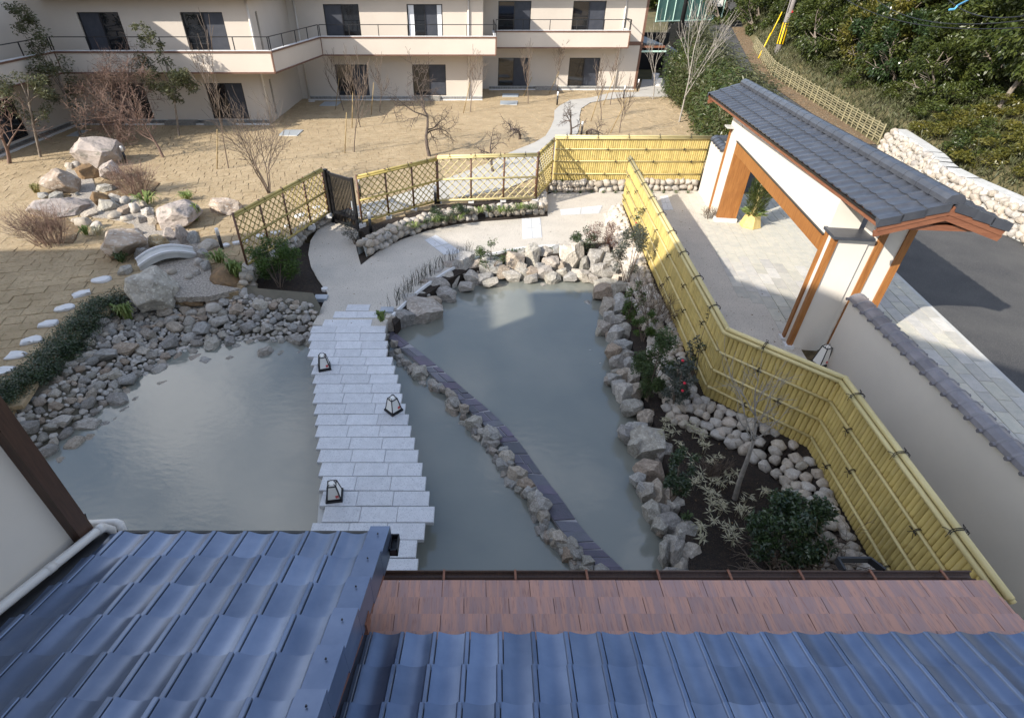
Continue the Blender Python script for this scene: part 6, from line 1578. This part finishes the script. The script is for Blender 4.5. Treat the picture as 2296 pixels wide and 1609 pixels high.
# pine arrangement in a straw pot inside the gate
b = G(1681, 506, .01); t = thing('pine_planter', 'new year pine arrangement in a tapered straw pot inside the street gate', 'planter', b)
r6 = lambda r_, z: [b + Vector((r_ * math.cos(a + .4), r_ * math.sin(a + .4), z)) for a in [math.pi * 2 * k / 6 for k in range(6)]]
v = r6(.36, .0) + r6(.36, .03) + r6(.34, .04) + r6(.23, .42) + r6(.20, .42)
part('pot', MB().add(v, [(s_ * 6 + k, s_ * 6 + (k + 1) % 6, s_ * 6 + 6 + (k + 1) % 6, s_ * 6 + 6 + k) for s_ in range(4) for k in range(6)] + [tuple(range(24, 30))]), M['terracotta'], t)
P_ = blob(2600, (b.x, b.y, 1.12), (.36, .36, .72), .25); dirs = P_ - np.array([b.x, b.y, .55]); dirs[:, 2] += .5
leaves('pine_needles', P_, .17, M['leaf_forest'], t, aspect=.10, dirs=dirs + NR.normal(size=dirs.shape) * .35)
P_ = blob(140, (b.x, b.y, .48), (.28, .28, .06), .4); dd_ = P_ - np.array([b.x, b.y, .42]); leaves('lower_leaves', P_, .2, M['leaf_lily'], t, aspect=.22, dirs=dd_)
mb = MB()
for i in range(3): a = 2.1 * i; mb.tube([b + Vector((math.cos(a) * .06, math.sin(a) * .06, .4)), b + Vector((math.cos(a) * .06, math.sin(a) * .06, 1.5 + .12 * i))], .045, 8)
part('bamboo_cut', mb, M['bamboo_rail'], t, True)
mb = MB()
for i in range(5): grow(mb, b + UPZ(.9), Vector((.6 + rnd.uniform(-.3, .3), rnd.uniform(-.5, .3), .6)), .6, .008, 1, rnd, [], .1, .5, 2, .5, .1, 3, .003, 4, .3)
part('branch', mb, M['twig'], t)
twig_bush('small clump of dry rush at the foot of the gate wall', (1588, 490), 28, 30, 'twig', 16, .0, 'shrub')

# ------------------------------------------------------------------ street side: rustic fence, pole, forest
rf_pts = [Vector((20.0, 27.3, .15)), Vector((20.75, 33, .30)), Vector((21.1, 42, .95)), Vector((23.3, 51, 1.65))]
rf = thing('rustic_fence', 'weathered woven bamboo fence along the foot of the wooded slope', 'fence', rf_pts[0])
seg = along(rf_pts, .62)
for i, (p, d) in enumerate(seg):
    if i < 60: part('post', MB().tube([p + UPZ(-.1), p + UPZ(.85)], .035, 6), M['bamboo_old'], rf)
for k in range(7):
    z = .1 + k * .11; pts = []
    for i, (p, d) in enumerate(seg):
        n = Vector((d.y, -d.x, 0)); pts.append(p + n * (.035 if (i + k) % 2 else -.035) + UPZ(z + rnd.uniform(-.012, .012)))
    part('rail', MB().tube(pts, .026, 5, False), M['bamboo_old'], rf)
for a, b_ in (((1677, 120), (1690, 70)),):
    b = Vector((22.2, 47., 1.3)); e = b + Vector((.95, .4, 3.0)); t = thing('guy_guard', 'yellow guard sleeve on the guy wire beside the rustic fence', 'wire guard', b)
    part('sleeve', MB().tube([b, b.lerp(e, .55)], .05, 8), M['yellow'], t, True); part('sleeve', MB().tube([b.lerp(e, .5) + Vector((.04, 0, 0)), e + Vector((.04, 0, 0))], .04, 8), M['yellow'], t, True); part('wire', MB().tube([e, e + (e - b) * 1.5], .012, 4), M['wirecol'], t)
up0 = G(1729, 166, .35)
t = thing('utility_pole', 'grey utility pole with black and yellow striped guard above the street gate roof', 'pole', up0)
part('shaft', MB().tube([up0 + UPZ(-.3), up0 + UPZ(9)], [.26, .17], 14), M['pole'], t, True)
gz0, gz1 = 2.0, 3.4
part('guard', MB().tube([up0 + UPZ(gz0), up0 + UPZ(gz1)], [.262, .25], 16), M['wirecol'], t, True)
for k in range(8):
    a0, a1 = k * math.pi / 4, k * math.pi / 4 + .38; v = []
    for z, r_ in ((gz0 + .02, .272), (gz1 - .02, .262)):
        for a in (a0, (a0 + a1) / 2, a1): v.append(up0 + Vector((math.cos(a) * r_, math.sin(a) * r_, z)))
    part('stripe', MB().add(v, [(0, 1, 4, 3), (1, 2, 5, 4)]), M['yellow'], t)
part('red_tag', MB().box(up0.x + .02, up0.y - .26, 4.35, up0.x + .12, up0.y - .22, 4.5), M['red'], t)
part('conduit', MB().tube([up0 + Vector((-.2, -.12, 4)), up0 + Vector((-.17, -.1, 9))], .03, 6), M['wirecol'], t)
for k, (a, b_, sag) in enumerate((((1880, -12, 30), (2330, 60, 17), .5), ((1960, -5, 32), (2330, 42, 16), .5), ((2120, -8, 22), (2330, 30, 15), .3))):
    A_, B_ = D(a[0], a[1], a[2]), D(b_[0], b_[1], b_[2]); o = part('overhead_cable', MB().tube([A_.lerp(B_, i / 16) - UPZ(sag * 4 * (i / 16) * (1 - i / 16)) for i in range(17)], .014, 5), M['wirecol'], None)
    tag(o, ('lowest long black overhead cable across the wooded slope', 'middle black overhead cable across the wooded slope', 'short black overhead cable in the upper right corner')[k], 'cable')
A_, B_ = D(2150, 8, 20), D(2190, -10, 19); o = part('overhead_cable', MB().tube([D(2128, 22, 20), D(2140, 21, 20), A_ + Vector((0, 0, -.05)), B_], .03, 5), M['blue'], None); tag(o, 'short blue overhead cable at the top right', 'cable')
# green net fence, dark pole and sign up the lane
gf = thing('net_fence', 'tall green net fence with pale posts closing the far side of the lane', 'fence', (20, 74, 3.2))
ga_, gb_ = D(1470, 50, 60), D(1614, 46, 64)
part('netting', MB().quad(ga_, gb_, gb_ + UPZ(2.9), ga_ + UPZ(2.9)), M['mesh_green'], gf)
for i in range(9): p = ga_.lerp(gb_, i / 8); part('post', MB().tube([p, p + UPZ(3.)], .06, 6), M['paint_green'], gf)
for z in (.05, 2.95): part('rail', MB().tube([ga_ + UPZ(z), gb_ + UPZ(z)], .06, 6), M['paint_green'], gf)
sp_ = D(1616, 47, 63); t = thing('road_sign', 'small white sign with a red circle on a green post up the lane', 'sign', sp_)
part('post', MB().tube([sp_, sp_ + UPZ(2.4)], .06, 6), M['paint_green'], t); part('board', MB().box(sp_.x - 1.2, sp_.y - .06, sp_.z + 1.2, sp_.x - .2, sp_.y, sp_.z + 2.6), M['potwhite'], t)
rg = MB()
for i in range(12):
    a0, a1 = i * math.pi / 6, (i + 1) * math.pi / 6; c = sp_ + Vector((-.7, -.07, 2.15)); rg.quad(*[c + Vector((math.cos(a) * r_, 0, math.sin(a) * r_)) for a, r_ in ((a0, .2), (a1, .2), (a1, .3), (a0, .3))])
rg.beam(sp_ + Vector((-.86, -.075, 2.3)), sp_ + Vector((-.54, -.075, 2.0)), .02, .08)
part('prohibition_ring', rg, M['red'], t)
dpo = D(1525, 71, 56); o = part('street_pole', MB().tube([dpo, dpo + UPZ(9)], [.2, .15], 10), M['wirecol'], None, True); tag(o, 'dark slender pole in the shade of the upper lane', 'pole')
# wooded slope: individual trees, three crown shapes shared
def crown_mesh(seed, n, m, size=.21, rz=1.15):
    NR.seed(seed); P_ = clumpy(n, (0, 0, 0), (1, 1, rz), 34, .27, .62)
    d_ = P_ / (np.linalg.norm(P_, axis=1)[:, None] + 1e-6) + NR.normal(size=P_.shape) * .55; d_[:, 2] -= .25
    return leaf_mesh('crown', P_, size, m, aspect=.42, up=.7, dirs=d_)
CR = [crown_mesh(301, 6200, M['leaf_forest'], .125), crown_mesh(302, 6200, M['leaf_forest'], .115), crown_mesh(303, 5600, M['leaf_yellow'], .125), crown_mesh(304, 6000, M['leaf_forest'], .105), crown_mesh(305, 5600, M['leaf_dark'], .125)]
def trunk_mesh(seed):
    mb = MB(); q = random.Random(seed); grow(mb, Vector((0, 0, -.3)), Vector((q.uniform(-.2, .2), q.uniform(-.2, .2), 1)), 2.6, .13, 2, q, [], .2, .7, 3, .6, .14, 5, .02, 7, .4); return mb.mesh('trunk', M['bark'], True)
TRK = [trunk_mesh(400 + i) for i in range(3)]
def hill_z(x, y):
    # slope right of the rustic fence line
    xl = None
    for a, b in zip(lr2, lr2[1:]):
        if a.y <= y <= b.y: xl = a.x + (b.x - a.x) * (y - a.y) / (b.y - a.y); z0 = a.z + (b.z - a.z) * (y - a.y) / (b.y - a.y); break
    if xl is None: xl, z0 = lr2[-1].x, lr2[-1].z
    dd = x - xl
    pr = [(0, 0), (1.2, .95), (2.5, 1.3), (6, 2.6), (12, 5.), (25, 9.5), (60, 20)]
    for (d0, h0), (d1, h1) in zip(pr, pr[1:]):
        if dd <= d1: return z0 + h0 + (h1 - h0) * max(0, dd - d0) / (d1 - d0)
    return z0 + 20
fq = random.Random(99)
forest = []
def where(x, y, z):
    d = Vector((x, y, z - CAMH)); w_ = d.y * _c - d.z * _s; px_, py_ = 1062 + 1184 * d.x / w_, 804.5 - 1184 * (d.y * _s + d.z * _c) / w_
    side = 'left of the utility pole' if px_ < 1725 else 'just right of the utility pole' if px_ < 1830 else 'above the far half of the gate roof' if px_ < 1960 else 'above the near half of the gate roof' if px_ < 2110 else 'by the grey slope at far right'
    return side + (', at the top' if py_ < 40 else ', midway up' if py_ < 170 else ', low down')
def wood(x, y, s, h, kind, what):
    z = hill_z(x, y); what = what.replace(' in the wood on the slope', ' ' + where(x, y, z + h)); t = thing('broadleaf_tree', what, 'tree', (x, y, z), 'trees on the wooded slope')
    o = part('crown', CR[kind], None, None); o.parent = t; o.location = (0, 0, h); o.scale = (s, s, s * .95); o.rotation_euler = (0, 0, fq.uniform(0, 6.28))
    o = part('trunk', TRK[fq.randrange(3)], None, None); o.parent = t; k = h / 3.2; o.scale = (1, 1, max(.5, k)); o.rotation_euler = (0, 0, fq.uniform(0, 6.28))
row_specs = []
def line_x(y):
    for a, b in zip(lr2, lr2[1:]):
        if a.y <= y <= b.y: return a.x + (b.x - a.x) * (y - a.y) / (b.y - a.y)
    return lr2[-1].x
for off, s0, h0, dy, y0 in ((2.7, 1.45, 2.0, 1.7, 29), (4.6, 2.0, 3.4, 1.9, 26.5), (7.8, 2.6, 5.4, 2.3, 26), (11.5, 3.0, 6.6, 2.6, 15), (15.5, 3.2, 6.4, 3.2, 12), (20.5, 3.6, 6.8, 4.2, 12)):
    y = y0
    while y < 66:
        row_specs.append((line_x(y) + off + fq.uniform(-.7, .7), y + fq.uniform(-.6, .6), s0 * fq.uniform(.85, 1.2), h0 * fq.uniform(.8, 1.2))); y += dy
WK = ['dark leafed tree in the wood on the slope', 'leafy evergreen in the wood on the slope', 'yellow tinged tree in the wood on the slope', 'dense green tree in the wood on the slope', 'deep green glossy tree in the wood on the slope']
for (x, y, s, h) in row_specs:
    k = fq.choice([0, 0, 1, 1, 1, 2, 3, 3, 3, 4]) if y > 24 else fq.choice([2, 0, 0, 1, 3])
    wood(x, y, s, h, k, WK[k])
for x, y, s, h in ((20, 82, 4.5, 4), (26, 84, 5, 4.5), (33, 82, 5, 5), (39, 84, 5, 5), (15, 84, 4, 4), (10, 86, 5, 4), (34, 72, 4, 4.5), (31, 68, 3, 3), (25.2, 55.5, 1.7, 1.9), (27.2, 59, 2.3, 2.6), (24.6, 62, 1.9, 2.1), (26.5, 65, 2.5, 3.), (29, 64, 3., 3.5), (23.6, 66.5, 1.8, 2.), (21, 80, 4.5, 3.5), (18, 78, 4, 3.)):
    t = thing('broadleaf_tree', 'tree closing the view at the top of the lane', 'tree', (x, y, 3.2 if y > 70 else 2.1), 'trees at the top of the lane'); o = part('crown', CR[0], None, None); o.parent = t; o.location = (0, 0, h); o.scale = (s, s, s); o = part('trunk', TRK[0], None, None); o.parent = t; o.scale = (1, 1, h / 3)
# clipped low bushes above the street retaining wall and undergrowth
UB = [leaf_mesh('foliage', clumpy(2000, (0, 0, .35), (1, .8, .55), 16, .38), .13, m_, aspect=.4, up=.6) for m_ in (M['leaf_forest'], M['leaf_yellow'], M['leaf_olive'])]
for y in np.arange(14, 62, 1.3):
    for off in (2.4, 4.2) if y > 27 else (1.4, 2.5, 3.8, 5.4):
        x = line_x(y) + off + fq.uniform(-.4, .4); s = fq.uniform(.75, 1.2); k = fq.choice([0, 0, 2]) if y > 27 else fq.choice([0, 1, 1, 2])
        t = thing('undergrowth_bush', ('green', 'yellowing', 'olive')[k] + ' undergrowth bush ' + where(x, y, hill_z(x, y) + .4), 'bush', (x, y, hill_z(x, y) - .1), 'bushes at the foot of the wood')
        o = part('foliage', UB[k], None, None); o.parent = t; o.scale = (s, s, s * .9); o.rotation_euler = (0, 0, fq.uniform(0, 6.28))

# grassy bank between the rustic fence and the wood: uncountable blades
P_ = []
for i in range(26000):
    y = NR.uniform(14, 62); off = NR.uniform(.25, 6.5); x = line_x(y) + off; P_.append((x, y, hill_z(x, y) + NR.uniform(-.02, .16)))
d_ = NR.normal(size=(len(P_), 3)) * .6; d_[:, 2] = np.abs(d_[:, 2]) + .5
o = part('bank_grass', leaf_mesh('bank_grass', np.array(P_), .30, M['leaf_olive'], aspect=.16, dirs=d_), None, None); o['kind'] = 'stuff'

# grey concrete slope with leaning trunks showing through at the right
c0, c1 = Vector((22.6, 14.5, hill_z(22.6, 14.5) - .2)), Vector((25.2, 25.0, hill_z(25.2, 25.) - .3))
t = thing('concrete_slope', 'grey concrete slope facing seen between tree trunks at the far right', 'retaining wall', c0)
for i in range(5):
    for j in range(3):
        a, b = c0.lerp(c1, i / 5 + .002), c0.lerp(c1, (i + 1) / 5 - .002); up_ = Vector((.95, -.2, 1.75)); u0, u1 = up_ * (j * 1.0 + .01), up_ * (j + .99)
        v = [a + u0, b + u0, b + u1, a + u1]; bk = Vector((.25, 0, -.12)); part('panel', MB().add(v + [q_ + bk for q_ in v], [(3, 2, 1, 0), (0, 1, 5, 4), (1, 2, 6, 5), (2, 3, 7, 6), (3, 0, 4, 7)]), M['conc'], t)
for k, (y, dx, ln, hh) in enumerate(((23.6, -.6, .5, 4.6), (22.6, -.9, -.4, 3.6), (21.4, -.5, .9, 5.), (20.2, -.9, .3, 4.2), (19.0, -.6, .8, 4.6), (17.8, -.8, .2, 3.8))):
    x = c0.x + (c1.x - c0.x) * (y - 14.5) / 10.5 + dx; b = Vector((x, y, hill_z(x, y) - .1)); tt = thing('forked_tree', ('forked bare trunk leaning before the grey slope, nearest the rustic fence', 'short sawn forked trunk before the grey slope', 'long leaning trunk before the middle of the grey slope', 'thin trunk before the grey slope, with one fork', 'leaning trunk before the right part of the grey slope', 'low trunk at the far right of the grey slope')[k], 'tree', b)
    mb = MB(); q = random.Random(700 + k); tips = []; grow(mb, b, Vector((ln, .1, 1)), hh * .62, .10, 2, q, tips, .15, .55, 2, .6, .1, 5, .02, 7, .4); part('trunk', mb, M['bark_pale'], tt, True)
    P_ = np.concatenate([blob(45, tuple(p), (.45, .45, .35), .2) for p in tips[::2]]); leaves('crown', P_, .16, M['leaf_yellow' if k % 2 else 'leaf_forest'], tt, aspect=.42, up=.6)

# loose dry blades standing in the turf
P_ = []
q = np.random.RandomState(8)
for (x, y) in tiles:
    n_ = 34 if y < 20 else 22 if y < 30 else 10
    for a, b in q.uniform(-.22, .22, (n_, 2)): P_.append((x + a, y + b, lawn_h(x, y) + .002))
P_ = np.array(P_); d_ = q.normal(size=P_.shape); d_[:, 2] = np.abs(d_[:, 2]) * .35 + .12
M['blade'] = mat('dry_blade', (.50, .39, .235), (.34, .255, .14), 3., rough=.9, world=True, c3=(.30, .27, .13), s3=6, translucent=.2)
NR.seed(3); o = part('turf_blades', leaf_mesh('turf_blades', P_, .07, M['blade'], aspect=.12, dirs=d_), None, None); o['kind'] = 'stuff'; o.parent = lawn

# fallen leaves and grit scattered over the path, the forecourt and the beds
q = np.random.RandomState(21); P_ = []
while len(P_) < 520:
    x, y = q.uniform(-5, 12), q.uniform(5, 20)
    if inpoly(x, y, PATH) and q.rand() < .25: P_.append((x, y, .014))
    elif any(inpoly(x, y, [(p.x, p.y) for p in GP(RBED, -.03)]) for _ in (0,)): P_.append((x, y, -.015))
NR.seed(9); o = part('fallen_leaves', leaf_mesh('fallen_leaves', np.array(P_), .05, M['litter'], aspect=.5, up=2., dirs=q.normal(size=(len(P_), 3)) * np.array([1, 1, .08])), None, None); o['kind'] = 'stuff'
